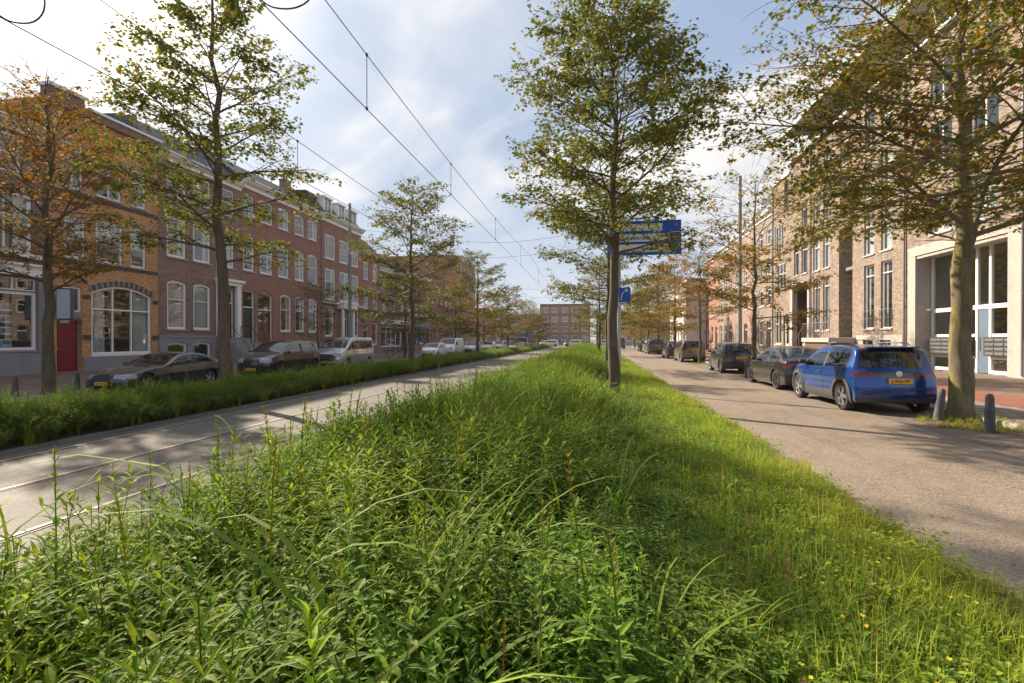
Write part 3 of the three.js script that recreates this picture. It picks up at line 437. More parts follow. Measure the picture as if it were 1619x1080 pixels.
tree('orange', 'autumn_tree', 'orange leaved tree on the left pavement in front of the yellow brick house', [-17.0, -0.1, 13.7], 0.4, 1);
tree('small', 'young_tree', 'small dark young tree between the black off-roader and the silver van', [-17.0, -0.1, 29.7], 0, 1);
[[44.8, 'dark', 0.9, 'dark green tree on the left pavement right behind the verge tree'], [62, 'gold', 1, 'golden autumn tree on the left pavement beyond the green shop'], [79, 'gold', 1.05, 'orange autumn tree on the left pavement before the far brick block'], [95, 'full', 1, 'yellow green tree at the far end of the left pavement']].forEach(([Z, k, s, l], i) => tree(k, 'autumn_tree', l, [-17.0, -0.1, Z], i * 2.1 + 1, s));
tree('kerb', 'kerb_tree', 'big tree with mossy trunk and forked limb between the two bollards', [7.5, 0.05, 11.9], 0, 1);
tree('young', 'kerb_tree', 'thin half bare autumn tree behind the black saloon', [7.05, 0.05, 24.1], 0.3, 1);
tree('young', 'kerb_tree', 'thin brown leaved tree between the grey hatchback and the brown people carrier', [7.1, 0.05, 36], 2.2, 0.95);
[[47.5, 'gold', 1, 'golden tree fourth along the right kerb'], [59, 'full', 1.05, 'yellow green tree fifth along the right kerb'], [70, 'full', 1.05, 'dense olive tree sixth along the right kerb'], [81, 'gold', 1.0, 'orange tree seventh along the right kerb'], [92, 'full', 1, 'last tree along the right kerb before the crossing']].forEach(([Z, k, s, l], i) => tree(k, 'kerb_tree', l, [7.2, 0.05, Z], i * 1.3 + 0.5, s));
[[-16, 136, 'full', 'yellow green tree in front of the far red brick block'], [3, 138, 'gold', 'golden tree right of the far red brick block'], [-30, 134, 'full', 'olive tree left of the far red brick block'], [14, 134, 'gold', 'orange tree beyond the crossing at the end of the right road'], [24, 137, 'full', 'green tree beyond the crossing at the far right']].forEach(([x, Z, k, l], i) => tree(k, 'far_tree', l, [x, -0.3, Z], i, 0.95));
console.log('leaf triangles', Object.entries(treeDefs).map(([k, d]) => k + ':' + d.n).join(' '));
// ---------------------------------------------------------------- buildings
const BR = {
  yellow: brick([[0.60, 0.285, 0.105], [0.65, 0.325, 0.125], [0.54, 0.245, 0.095]], [0.28, 0.20, 0.13], 1, 0.16),
  darkRed: brick([[0.235, 0.135, 0.108], [0.27, 0.15, 0.118], [0.205, 0.125, 0.108], [0.30, 0.165, 0.125]], [0.26, 0.215, 0.18], 2, 0.2),
  red: brick([[0.31, 0.135, 0.095], [0.35, 0.155, 0.105], [0.275, 0.125, 0.09]], [0.27, 0.205, 0.165], 3, 0.16),
  tan: brick([[0.245, 0.175, 0.138], [0.275, 0.195, 0.152], [0.21, 0.15, 0.12], [0.295, 0.215, 0.168], [0.175, 0.13, 0.108]], [0.27, 0.235, 0.20], 4, 0.26),
  old: brick([[0.29, 0.175, 0.125], [0.32, 0.195, 0.135], [0.25, 0.155, 0.115]], [0.27, 0.22, 0.18], 9, 0.2),
  orange: brick([[0.36, 0.155, 0.085], [0.40, 0.18, 0.10], [0.32, 0.135, 0.08]], [0.28, 0.2, 0.15], 6, 0.16),
};
const whitePaint = M(0.82, 0.80, 0.77, 0.4), creamPaint = M(0.62, 0.57, 0.47, 0.5), greyStone = speckle([[0.27, 0.27, 0.27], [0.23, 0.23, 0.235]], 120, 2.5, 81, { res: 512, grain: 0.3 }), paleStone = speckle([[0.42, 0.385, 0.34], [0.35, 0.325, 0.29]], 120, 2.5, 82, { res: 512, grain: 0.25, patch: 0.55 }), bandBrick = speckle([[0.085, 0.07, 0.065], [0.11, 0.085, 0.075]], 60, 1, 83, { res: 256 });
const slate = speckle([[0.055, 0.058, 0.065], [0.075, 0.078, 0.085]], 60, 1.2, 84, { res: 512, rough: 0.6 }), roofTile = speckle([[0.20, 0.075, 0.05], [0.15, 0.06, 0.045]], 50, 1.2, 85, { res: 512 });
const glass = P(0.80, 0.85, 0.86, 0.02, { transmission: 1, thickness: 0, ior: 2.1 }), innerWall = M(0.52, 0.48, 0.42, 0.9), darkInner = M(0.10, 0.09, 0.08, 0.9), floorSlab = M(0.22, 0.20, 0.18, 0.9);
const curtainMat = P(0.72, 0.71, 0.67, 0.9, { transmission: 0.3, thickness: 0 }), blindMat = M(0.66, 0.66, 0.64, 0.8), redDoor = M(0.20, 0.012, 0.018, 0.35), darkDoor = M(0.028, 0.03, 0.033, 0.35), blueDoor = M(0.12, 0.17, 0.23, 0.4), tealPaint = M(0.13, 0.22, 0.22, 0.5), metalGrey = M(0.36, 0.36, 0.37, 0.35, { metalness: 0.8 }), blackIron = M(0.02, 0.02, 0.022, 0.5), leadGrey = M(0.20, 0.205, 0.215, 0.5, { metalness: 0.3 }), brass = M(0.6, 0.45, 0.2, 0.35, { metalness: 1 });

function outline(u0, u1, v0, v1, rise = 0, n = 10) {                     // a rectangle whose top may be a shallow arch
  const pts = [[u0, v0], [u1, v0]], m = (u0 + u1) / 2, h = (u1 - u0) / 2; if (!rise) pts.push([u1, v1], [u0, v1]);
  else for (let i = 0; i <= n; i++) { const u = lerp(u1, u0, i / n); pts.push([u, v1 - rise * Math.pow((u - m) / h, 2)]); }
  return pts;
}
const path2 = (K, pts) => { const s = new K(); pts.forEach(([x, y], i) => (i ? s.lineTo(x, y) : s.moveTo(x, y))); s.closePath(); return s; };
function slab(pts, holes, z0, z1) { const s = path2(THREE.Shape, pts); holes.forEach(h => s.holes.push(path2(THREE.Path, h))); return new THREE.ExtrudeGeometry(s, { depth: z1 - z0, bevelEnabled: false }).translate(0, 0, z0); }
// A window: its frame is the part; panes, sill and curtain are its sub-parts. cols = panes across, rows = heights (shares) of the rails
function windowIn(g, o) {
  const { u0, u1, v0, v1, rise = 0, cols = 1, rows = [0.5], z = -0.12, fr = 0.095, mat = whitePaint, sill = paleStone, curtain = 0, name = 'window', label } = o;
  const e = 0.004, out = outline(u0 + e, u1 - e, v0 + e, v1 - e, rise), top = u => v1 - rise * Math.pow((u - (u0 + u1) / 2) / ((u1 - u0) / 2), 2), holes = [], vs = [0, ...rows, 1], bar = o.bar || 0.05;
  for (let c = 0; c < cols; c++) for (let r = 0; r < vs.length - 1; r++) {
    const a = lerp(u0 + fr, u1 - fr, c / cols) + (c ? bar / 2 : 0), b = lerp(u0 + fr, u1 - fr, (c + 1) / cols) - (c < cols - 1 ? bar / 2 : 0), lo = lerp(v0 + fr, v1 - fr, vs[r]) + (r ? bar / 2 : 0), hi = lerp(v0 + fr, v1 - fr, vs[r + 1]) - (r < vs.length - 2 ? bar / 2 : 0);
    if (r === vs.length - 2 && rise) { const pts = [[a, lo], [b, lo]]; for (let i = 0; i <= 6; i++) { const u = lerp(b, a, i / 6); pts.push([u, top(u) - fr]); } holes.push(pts); } else holes.push([[a, lo], [b, lo], [b, hi], [a, hi]]);
  }
  const w = part(name, slab(out, holes, z - 0.04, z + 0.05), mat, g); if (label) w.userData.label = label;
  holes.forEach(h => part('pane', new THREE.ShapeGeometry(path2(THREE.Shape, h)).translate(0, 0, z), o.glass || glass, w));
  if (sill) part('sill', bx(u0 - 0.06, u1 + 0.06, v0 - 0.09, v0 - 0.002, z - 0.02, 0.07), sill, w);
  if (curtain) {
    const n = Math.max(8, Math.round((u1 - u0) * 14)), pos = [], idx = [], full = curtain === 2, half = curtain === 3, x0 = u0 - 0.02, x1 = u1 + 0.02;
    const panel = (a, b, lo, hi) => { const s = pos.length / 3, m = Math.max(4, Math.round((b - a) * 16)); for (let i = 0; i <= m; i++) { const u = lerp(a, b, i / m), zz = z - 0.13 + (i % 2 ? 0.035 : -0.03); pos.push(u, lo, zz, u, hi, zz); if (i < m) { const k = s + i * 2; idx.push(k, k + 2, k + 1, k + 1, k + 2, k + 3); } } };
    if (full) panel(x0, x1, v0, v1); else if (half) panel(x0, x1, lerp(v0, v1, 0.45), v1); else { panel(x0, lerp(x0, x1, 0.27), v0, v1); panel(lerp(x0, x1, 0.73), x1, v0, v1); }
    const cg = new THREE.BufferGeometry(); cg.setAttribute('position', new THREE.Float32BufferAttribute(pos, 3)); cg.setIndex(idx); cg.computeVertexNormals(); part('curtain', cg, o.curtainMat || curtainMat, w);
  }
  return w;
}
function doorIn(g, o) {                                                  // frame, leaf or leaves with panels, glass light over, handle
  const { u0, u1, v0, v1, mat = darkDoor, z = -0.18, leaves = 1, light = 0, frame = whitePaint, fr = 0.08, rise = 0, glazed = 0, label } = o, e = 0.004;
  const vl = light ? v1 - light : v1 - fr, hole = [[u0 + fr, v0], [u1 - fr, v0], [u1 - fr, vl], [u0 + fr, vl]], holes = [hole]; let lightHole;
  if (light) { lightHole = []; const tp = u => v1 - fr - rise * Math.pow((u - (u0 + u1) / 2) / ((u1 - u0) / 2), 2); lightHole.push([u0 + fr, vl + fr], [u1 - fr, vl + fr]); for (let i = 0; i <= 6; i++) { const u = lerp(u1 - fr, u0 + fr, i / 6); lightHole.push([u, tp(u)]); } holes.push(lightHole); }
  const f = part('door_frame', slab(outline(u0 + e, u1 - e, v0 - 0.01, v1 - e, rise), holes, z - 0.05, z + 0.06), frame, g);
  if (lightHole) part('pane', new THREE.ShapeGeometry(path2(THREE.Shape, lightHole)).translate(0, 0, z), glass, f);
  for (let k = 0; k < leaves; k++) {
    const a = lerp(u0 + fr, u1 - fr, k / leaves) + 0.006, b = lerp(u0 + fr, u1 - fr, (k + 1) / leaves) - 0.006, H = vl - v0, holesL = glazed ? [[[a + 0.12, v0 + H * (1 - glazed)], [b - 0.12, v0 + H * (1 - glazed)], [b - 0.12, vl - 0.12], [a + 0.12, vl - 0.12]]] : [];
    const d = part('door', slab([[a, v0 + 0.012], [b, v0 + 0.012], [b, vl - 0.006], [a, vl - 0.006]], holesL, z - 0.03, z + 0.02), mat, g); if (label) d.userData.label = label;
    if (glazed) part('pane', new THREE.ShapeGeometry(path2(THREE.Shape, holesL[0])).translate(0, 0, z), glass, d);
    const pan = []; for (const [lo, hi] of glazed ? [[0.08, (1 - glazed) - 0.06]] : [[0.07, 0.42], [0.5, 0.92]]) pan.push(rbox(b - a - 0.22, (hi - lo) * H, 0.03, 0.012, (a + b) / 2, v0 + (lo + hi) / 2 * H, z + 0.022)); part('panel', merge(pan), mat, d);
    part('handle', merge([rbox(0.03, 0.14, 0.03, 0.008, leaves > 1 && !k ? b - 0.06 : a + 0.07, v0 + H * 0.45, z + 0.05)]), brass, d);
  }
  return f;
}
// A house with a street wall whose openings are real, rooms behind it, side walls, floors and roof
function house(o) {
  const { name, label, side, Z0, Z1, h, base = 0, depth = 9, mat, openings = [], floors = [], X = side === 'left' ? -25 : 16 } = o, w = Z1 - Z0;
  const g = thing(name, label, 'building', side === 'left' ? [X, base, -Z0] : [X, base, -Z1], side === 'left' ? Math.PI / 2 : -Math.PI / 2, o.group);
  const U = Z => (side === 'left' ? Z - Z0 : Z1 - Z), list = openings.map(q => { const a = U(q.Z[0]), b = U(q.Z[1]); return { ...q, u0: Math.min(a, b), u1: Math.max(a, b), v0: q.v[0] - base, v1: q.v[1] - base }; });
  const ye = o.wallTop || h;
  part('wall', slab(o.gable ? o.gable(w) : [[0, -0.4], [w, -0.4], [w, ye], [0, ye]], list.map(q => outline(q.u0, q.u1, q.v0, q.v1, q.rise || 0)), -0.32, 0), mat, g);
  part('side_wall', bx(0.001, 0.3, -0.4, ye - 0.01, -depth, -0.321), o.sideMat || mat, g); part('side_wall', bx(w - 0.3, w - 0.001, -0.4, ye - 0.01, -depth, -0.321), o.sideMat || mat, g);
  part('back_wall', bx(0.3, w - 0.3, -0.4, ye - 0.01, -depth, -depth + 0.3), mat, g);
  part('inner_wall', bx(0.3, w - 0.3, 0, ye - 0.3, -3.6, -3.45), innerWall, g);
  part('floor', merge([-0.1, ...floors].map(v => bx(0.3, w - 0.3, v - (v > 0 ? base : 0) - 0.2, v - (v > 0 ? base : 0), -depth + 0.3, -0.321))), floorSlab, g);
  if (!o.noRoof) part('roof', bx(0.003, w - 0.003, ye - 0.25, ye - 0.012, -depth + 0.01, -0.322), o.roofMat || slate, g);
  list.forEach(q => (q.kind === 'door' ? doorIn(g, q) : q.kind === 'hole' ? null : windowIn(g, q)));
  g.userData.U = undefined; delete g.userData.U; g.u = U; g.w = w; return g;
}
function cornice(g, u0, u1, v, mat = whitePaint, out = 0.45, hgt = 0.5) {  // a moulded eaves cornice with brackets
  const s = new THREE.Shape([[0, 0], [0.08, 0], [0.10, hgt * 0.35], [0.16, hgt * 0.4], [out * 0.7, hgt * 0.62], [out * 0.75, hgt * 0.78], [out, hgt * 0.84], [out, hgt], [0, hgt]].map(p => new THREE.Vector2(...p)));
  const e = new THREE.ExtrudeGeometry(s, { depth: u1 - u0, bevelEnabled: false }); e.rotateY(-Math.PI / 2); e.translate(u1, v, 0.002);   // profile's x -> outward z
  const p = e.attributes.position; for (let i = 0; i < p.count; i++) { } return part('cornice', e, mat, g);
}
function mansard(g, u0, u1, v, hgt, back, mat, depth = 9) {
  const G = new Geo(); const a = [u0, v, 0.1], b = [u1, v, 0.1], c = [u1, v + hgt, -back], d = [u0, v + hgt, -back], e = [u1, v + hgt + 0.3, -depth], f = [u0, v + hgt + 0.3, -depth]; G.quad(a, b, c, d); G.quad(d, c, e, f);
  G.quad([u0, v, 0.1], [u0, v, -depth], f, d); G.quad([u1, v, -depth], [u1, v, 0.1], c, e); G.quad([u0, v, -depth], [u1, v, -depth], e, f); const q = G.build(); const n = q.attributes.position.count, uv = []; for (let i = 0; i < n; i++) uv.push(q.attributes.position.getX(i), q.attributes.position.getY(i)); q.setAttribute('uv', new THREE.Float32BufferAttribute(uv, 2)); return part('roof', q, mat, g);
}
function dormer(g, u, v, w, h, z = -0.25) {
  const d = part('dormer', merge([bx(u - w / 2, u - w / 2 + 0.14, v, v + h, z - 1.4, z), bx(u + w / 2 - 0.14, u + w / 2, v, v + h, z - 1.4, z), bx(u - w / 2 - 0.1, u + w / 2 + 0.1, v + h, v + h + 0.16, z - 1.5, z + 0.12), bx(u - w / 2 + 0.14, u + w / 2 - 0.14, v, v + 0.14, z - 0.2, z)]), whitePaint, g);
  part('pane', bx(u - w / 2 + 0.14, u + w / 2 - 0.14, v + 0.14, v + h, z - 0.12, z - 0.115), glass, d); part('sash_bar', merge([bx(u - 0.03, u + 0.03, v + 0.14, v + h, z - 0.1, z - 0.06), bx(u - w / 2 + 0.14, u + w / 2 - 0.14, v + h * 0.55, v + h * 0.55 + 0.05, z - 0.102, z - 0.058)]), whitePaint, d);
  return d;
}
function chimney(g, u, v, z = -3, hgt = 1.4) { const c = part('chimney', merge([bx(u - 0.45, u + 0.45, v, v + hgt, z - 0.3, z + 0.3), bx(u - 0.5, u + 0.5, v + hgt, v + hgt + 0.1, z - 0.35, z + 0.35)]), BR.darkRed, g); part('pot', merge([cyl(0.11, 0.09, 0.5, 10, u - 0.22, v + hgt + 0.1, z), cyl(0.11, 0.09, 0.42, 10, u + 0.2, v + hgt + 0.1, z)]), roofTile, c); }
const pipe = (g, u, v0, v1, mat = leadGrey) => part('downpipe', merge([cyl(0.05, 0.05, v1 - v0, 8, u, v0, 0.08), ...[0.2, 0.5, 0.8].map(t => box(0.13, 0.04, 0.1, u, lerp(v0, v1, t), 0.06))]), mat, g);
const win = (Za, Zb, va, vb, o = {}) => ({ Z: [Za, Zb], v: [va, vb], ...o });
const door = (Za, Zb, va, vb, o = {}) => ({ kind: 'door', Z: [Za, Zb], v: [va, vb], ...o });

// ---- left side, from the camera outwards
{ // shop with the big display window
  const g = house({ name: 'corner_shop', label: 'brick shop with a large display window and white upper bay, at the far left edge', side: 'left', Z0: 9, Z1: 20.12, h: 11.2, base: 0.03, mat: BR.darkRed, floors: [4.6, 8],
    openings: [win(14.2, 19.62, 1.15, 3.75, { cols: 1, rows: [], fr: 0.13, sill: greyStone, z: -0.1, name: 'display_window', label: 'large shop display window with cards hung behind it' }), win(14.2, 19.62, 3.8, 4.35, { cols: 6, rows: [], fr: 0.05, sill: null, name: 'transom_window' }), door(12.2, 13.5, 0.06, 3.4, { light: 0.7 }),
      win(15.0, 17.0, 5.45, 8.1, { cols: 2, rows: [0.62], curtain: 1, fr: 0.125 }), win(17.3, 19.45, 5.45, 8.1, { cols: 2, rows: [0.62], curtain: 1, fr: 0.15 }), win(12.2, 14.2, 5.45, 8.1, { cols: 2, rows: [0.62] }), win(15.2, 16.6, 8.9, 10.6, {}), win(17.6, 19.0, 8.9, 10.6, {})] });
  part('plinth', bx(2.2, 11.1, -0.02, 1.0, 0.002, 0.06), greyStone, g); part('pilaster', bx(10.66, 11.1, 1.0, 4.4, 0.002, 0.09), greyStone, g); part('pilaster', bx(4.75, 5.15, 1.0, 4.4, 0.002, 0.09), greyStone, g);
  part('fascia', merge([bx(4.7, 11.11, 4.42, 4.86, 0.002, 0.2), bx(4.66, 11.115, 4.86, 4.96, 0.002, 0.32)]), whitePaint, g); part('string_course', bx(3, 11.1, 5.2, 5.4, 0.002, 0.14), whitePaint, g); cornice(g, 0.05, 11.05, 10.7, whitePaint, 0.5, 0.5); pipe(g, 11.04, 0.1, 10.7);
  const cardMat = M(0.62, 0.70, 0.76, 0.6), photoMat = M(0.16, 0.24, 0.34, 0.5);
  for (let c = 0; c < 5; c++) for (let r = 0; r < 4; r++) { const u = 5.7 + c * 1.0, v = 1.45 + r * 0.52, card = part('display_card', box(0.42, 0.34, 0.012, u, v, -0.42), cardMat, g); part('photo', box(0.36, 0.2, 0.006, u, v + 0.03, -0.411), photoMat, card); }
  part('hanging_rail', merge([0, 1, 2, 3, 4].map(c => bx(5.69 + c, 5.71 + c, 1.1, 3.7, -0.435, -0.43))), metalGrey, g);
}
{ const s = thing('projecting_sign', 'dark blue projecting sign box on a bracket beside the red door', 'sign', [-25, 0, -20.25], Math.PI / 2);   // hangs out over the pavement
  const b = part('sign_box', rbox(0.16, 1.45, 0.82, 0.02, 0, 3.28, 0.78), M(0.07, 0.09, 0.12, 0.4), s); part('sign_face', merge([bx(0.0805, 0.088, 2.6, 3.95, 0.42, 1.14), bx(-0.088, -0.0805, 2.6, 3.95, 0.42, 1.14)]), M(0.55, 0.60, 0.66, 0.4), b); part('bracket', merge([bar([0, 4.1, -0.02], [0, 4.1, 1.1], 0.025), bar([0, 3.98, 0.6], [0, 4.12, 0.6], 0.02), bar([0, 4.11, 0.0], [0, 3.0, 0.0], 0.02), bar([0, 3.0, -0.02], [0, 3.0, 0.38], 0.02)]), blackIron, s); part('lamp', merge([rbox(0.12, 0.14, 0.45, 0.03, 0, 2.45, 0.75)]), M(0.55, 0.5, 0.3, 0.5), s); }
{ // yellow brick house with the arched window and the red door
  const g = house({ name: 'yellow_brick_house', label: 'tall narrow yellow brick house with a red door and wide arched window', side: 'left', Z0: 20.13, Z1: 26.2, h: 12.9, base: 0.05, mat: BR.yellow, floors: [4.9, 8.7, 11.6],
    openings: [door(20.5, 21.7, 0.07, 2.62, { mat: redDoor, leaves: 1, frame: greyStone, fr: 0.07, z: -0.2, label: 'dark red panelled front door' }), win(20.5, 21.7, 2.95, 4.2, { cols: 3, rows: [], bar: 0.07, sill: null }), win(22.2, 25.75, 0.85, 4.45, { cols: 3, rows: [0.66], rise: 0.42, fr: 0.12, bar: 0.07, sill: whitePaint, curtain: 1, name: 'arched_window', label: 'wide arched ground floor window with pale curtains' }),
      win(20.9, 21.9, 5.6, 7.6, { cols: 1, rows: [0.66], curtain: 3 }), win(22.45, 23.95, 5.6, 7.75, { cols: 1, rows: [0.7], curtain: 3 }), win(24.45, 25.4, 5.6, 7.8, { cols: 1, rows: [0.7], curtain: 3 }), win(20.8, 21.8, 8.95, 11.2, { cols: 2, rows: [0.66] }), win(22.5, 23.9, 8.95, 11.0, { cols: 2, rows: [0.66] }), win(24.5, 25.4, 8.95, 11.0, { cols: 1, rows: [0.66] })] });
  [5.28, 8.55].forEach(v => part('dark_band', bx(0.02, 6.05, v, v + 0.2, 0.002, 0.03), bandBrick, g)); part('dark_band', merge([bx(1.6, 2.05, 1.55, 1.8, 0.002, 0.025), bx(5.66, 6.05, 1.55, 1.8, 0.002, 0.025), bx(1.6, 2.02, 3.6, 3.8, 0.002, 0.025), bx(5.7, 6.05, 3.6, 3.8, 0.002, 0.025)]), bandBrick, g);
  part('plinth', bx(1.62, 6.05, -0.05, 0.7, 0.002, 0.06), greyStone, g);
  const vou = (uA, uB, v, rise, n, hgt) => { for (let i = 0; i < n; i++) { const t = (i + 0.5) / n, u = lerp(uA, uB, t), k = (u - (uA + uB) / 2) / ((uB - uA) / 2), y = v - rise * k * k, b = box((uB - uA) / n * 0.82, hgt, 0.05, 0, hgt / 2, 0); b.rotateZ(-k * rise * 1.9 / ((uB - uA) / 2)); b.translate(u, y, 0.02); part('voussoir', b, i % 2 ? bandBrick : greyStone, g); } };
  vou(2.0, 5.72, 4.42, 0.45, 25, 0.26); part('lintel_stone', bx(0.25, 1.7, 2.66, 2.93, 0.002, 0.05), greyStone, g);
  { const pts = []; for (let i = 0; i <= 12; i++) { const a = Math.PI * (0.14 + 0.72 * i / 12); pts.push([0.97 + Math.cos(a) * 0.92, 4.12 + Math.sin(a) * 0.62, 0.03]); } part('arch_moulding', tube(pts, 0.06, 16, 6), bandBrick, g); }
  part('parapet', merge([bx(-0.08, 1.6, 12.6, 13.35, -0.3, 0.2), bx(1.6, 6.1, 12.6, 12.95, -0.3, 0.25)]), BR.darkRed, g); part('coping', merge([bx(-0.14, 1.7, 13.35, 13.5, -0.4, 0.34), bx(1.7, 6.14, 12.95, 13.07, -0.4, 0.36)]), whitePaint, g);
}
{ // dark brick house with white sash windows and basement
  const g = house({ name: 'dark_brick_house', label: 'dark brown brick house with tall white windows above a grey basement', side: 'left', Z0: 26.22, Z1: 33.3, h: 13.2, wallTop: 12.4, base: 0.05, mat: BR.darkRed, floors: [1.9, 5.9, 9.7],
    openings: [win(26.85, 28.32, 2.25, 5.2, { rise: 0.16, rows: [0.62], curtain: 2, fr: 0.14 }), win(28.88, 30.35, 2.25, 5.2, { rise: 0.16, rows: [0.62], curtain: 2, fr: 0.14 }), win(26.85, 28.3, 6.6, 9.0, { rows: [0.55], curtain: 1, fr: 0.125 }), win(28.85, 30.35, 6.6, 9.0, { rows: [0.55], curtain: 1, fr: 0.125 }), win(31.1, 32.6, 6.6, 9.0, { rows: [0.55], curtain: 1, fr: 0.125 }), win(26.85, 28.3, 10.2, 12.0, { rows: [0.5] }), win(28.85, 30.35, 10.2, 12.0, { rows: [0.5] }), win(31.1, 32.6, 10.2, 12.0, { rows: [0.5] }),
      win(26.85, 28.35, 0.55, 1.45, { rows: [], rise: 0.1, sill: null, fr: 0.125 }), win(28.85, 30.35, 0.45, 1.45, { rows: [], rise: 0.1, sill: null, fr: 0.125 }), door(31.3, 32.6, 1.72, 5.0, { light: 0.9, mat: darkDoor, label: 'black front door inside the white portal' })] });
  part('basement_facing', slab([[0.02, -0.02], [4.6, -0.02], [4.6, 1.68], [0.02, 1.68]], [outline(0.63, 2.13, 0.5, 1.4, 0.1), outline(2.63, 4.13, 0.4, 1.4, 0.1)], 0.002, 0.05), greyStone, g); part('string_course', bx(0.02, 4.6, 1.68, 1.82, 0.002, 0.09), greyStone, g);
  part('portal', merge([bx(4.62, 5.0, 1.7, 5.3, 0.002, 0.22), bx(6.45, 6.85, 1.7, 5.3, 0.002, 0.22), bx(4.55, 6.92, 5.3, 5.55, 0.002, 0.26), bx(4.45, 7.02, 5.55, 5.72, 0.002, 0.42), bx(4.66, 4.96, 1.7, 2.1, 0.22, 0.27), bx(6.5, 6.82, 1.7, 2.1, 0.22, 0.27)]), whitePaint, g);
  { const st = part('stoop', bx(4.7, 6.8, -0.05, 1.66, 0.24, 1.0), greyStone, g); for (let i = 0; i < 5; i++) part('step', bx(4.85, 6.65, -0.05, 1.34 - i * 0.32, 1.001 + i * 0.26, 1.26 + i * 0.26), greyStone, st); part('railing', merge([0, 1].flatMap(k => { const u = 4.8 + k * 1.9; return [bar([u, 1.6, 0.3], [u, 2.5, 0.3], 0.02), bar([u, 1.6, 0.98], [u, 2.5, 0.98], 0.02), bar([u, 2.5, 0.3], [u, 2.5, 0.98], 0.02), bar([u, 2.5, 0.98], [u, 1.1, 2.3], 0.02), bar([u, 0.0, 2.3], [u, 1.1, 2.3], 0.02)]; })), blackIron, st); }
  cornice(g, 0.02, 7.06, 12.2, whitePaint); mansard(g, 0.02, 7.06, 12.72, 2.2, 2.4, slate); chimney(g, 6.6, 14.3, -2.6);
}
{ // the long red-brown row with arched white windows
  const W5 = [[33.3, 34.77], [35.43, 36.99], [37.73, 39.2], [40.02, 41.47], [42.07, 43.66]];
  const g = house({ name: 'red_brown_house', label: 'long red brown brick house with arched white windows and red double doors', side: 'left', Z0: 33.32, Z1: 44.4, h: 13.6, wallTop: 12.7, base: 0.05, mat: BR.red, floors: [1.4, 5.9, 9.9],
    openings: [...W5.map(([a, b], i) => win(a + (i ? 0 : 0.25), b, 6.65, 9.25, { rise: 0.2, rows: [0.55], fr: 0.14, curtain: i % 2 })), ...W5.map(([a, b], i) => win(a + (i ? 0 : 0.25), b, 10.55, 12.3, { rise: 0.15, rows: [0.5], fr: 0.12, curtain: (i + 1) % 2 })),
      door(33.55, 34.84, 1.3, 5.2, { light: 1.25, mat: darkDoor, label: 'dark front door with a tall light above' }), door(35.2, 37.0, 1.4, 5.25, { light: 1.4, leaves: 2, rise: 0.2, mat: M(0.16, 0.05, 0.045, 0.45), glazed: 0.62, label: 'double red brown glazed doors with a wide light above' }), win(38.0, 39.5, 2.25, 5.3, { rise: 0.2, rows: [0.6], fr: 0.14, curtain: 1 }), win(40.1, 41.5, 2.25, 5.3, { rise: 0.2, rows: [0.6], fr: 0.14, curtain: 1 }), win(42.2, 43.6, 2.25, 5.3, { rise: 0.2, rows: [0.6], fr: 0.14, curtain: 2 }), win(38.0, 39.5, 0.4, 1.3, { rows: [], sill: null })] });
  part('plinth', slab([[0.02, -0.02], [11.05, -0.02], [11.05, 1.28], [0.02, 1.28]], [outline(4.68, 6.18, 0.35, 1.25)], 0.002, 0.05), greyStone, g);
  const st = part('stoop', bx(0.1, 4.2, -0.05, 1.22, 0.06, 1.0), greyStone, g); for (let i = 0; i < 4; i++) part('step', bx(0.2, 4.0, -0.05, 0.96 - i * 0.28, 1.001 + i * 0.28, 1.28 + i * 0.28), greyStone, st);
  cornice(g, 0.02, 11.05, 12.6, whitePaint, 0.55, 0.6); mansard(g, 0.02, 11.05, 13.2, 2.0, 2.6, slate); chimney(g, 9.7, 14.6, -2.8); pipe(g, 10.98, 0, 12.6);
}
{ // taller white-trimmed house with dormers
  const g = house({ name: 'dormer_house', label: 'brick house with white cornice, two dormers and a white columned portal', side: 'left', Z0: 44.42, Z1: 52.6, h: 14, wallTop: 13.0, base: 0.05, mat: BR.red, floors: [1.6, 5.2, 9],
    openings: [win(45, 46.95, 9.3, 11.65, { rows: [0.6], fr: 0.15 }), win(47.8, 49.7, 9.3, 11.6, { rows: [0.6], fr: 0.15 }), win(50.3, 52, 9.3, 11.6, { rows: [0.6], fr: 0.15 }), win(45, 46.95, 5.4, 8.4, { rows: [0.6], fr: 0.15, curtain: 1 }), win(47.8, 49.7, 5.4, 8.4, { rows: [0.6], fr: 0.15, curtain: 1 }), win(50.3, 52, 5.4, 8.4, { rows: [0.6], fr: 0.15 }), win(45, 46.6, 1.9, 4.8, { rows: [0.6], fr: 0.15, curtain: 1 }), door(48, 49.5, 1.0, 4.7, { light: 1.1, mat: darkDoor, label: 'dark front door in the columned portal' }), win(50.6, 52, 1.9, 4.8, { rows: [0.6], fr: 0.15 })] });
  part('portal', merge([cyl(0.18, 0.15, 3.7, 12, 3.2, 0.9, 0.45), cyl(0.18, 0.15, 3.7, 12, 5.45, 0.9, 0.45), bx(2.9, 5.8, 4.6, 5.1, 0.002, 0.75), bx(2.8, 5.9, 5.1, 5.22, 0.002, 0.85)]), whitePaint, g); part('stoop', bx(2.9, 5.8, -0.05, 0.9, 0.002, 0.9), greyStone, g);
  cornice(g, 0.02, 8.15, 12.75, whitePaint, 0.6, 0.65); mansard(g, 0.02, 8.15, 13.4, 2.2, 1.6, slate); dormer(g, 1.6, 13.5, 1.5, 1.6); dormer(g, 4.3, 13.5, 1.5, 1.6); dormer(g, 6.9, 13.5, 1.5, 1.6); part('balustrade', merge([bx(0.1, 8.1, 5.0, 5.1, 0.01, 0.3)]), whitePaint, g);
}
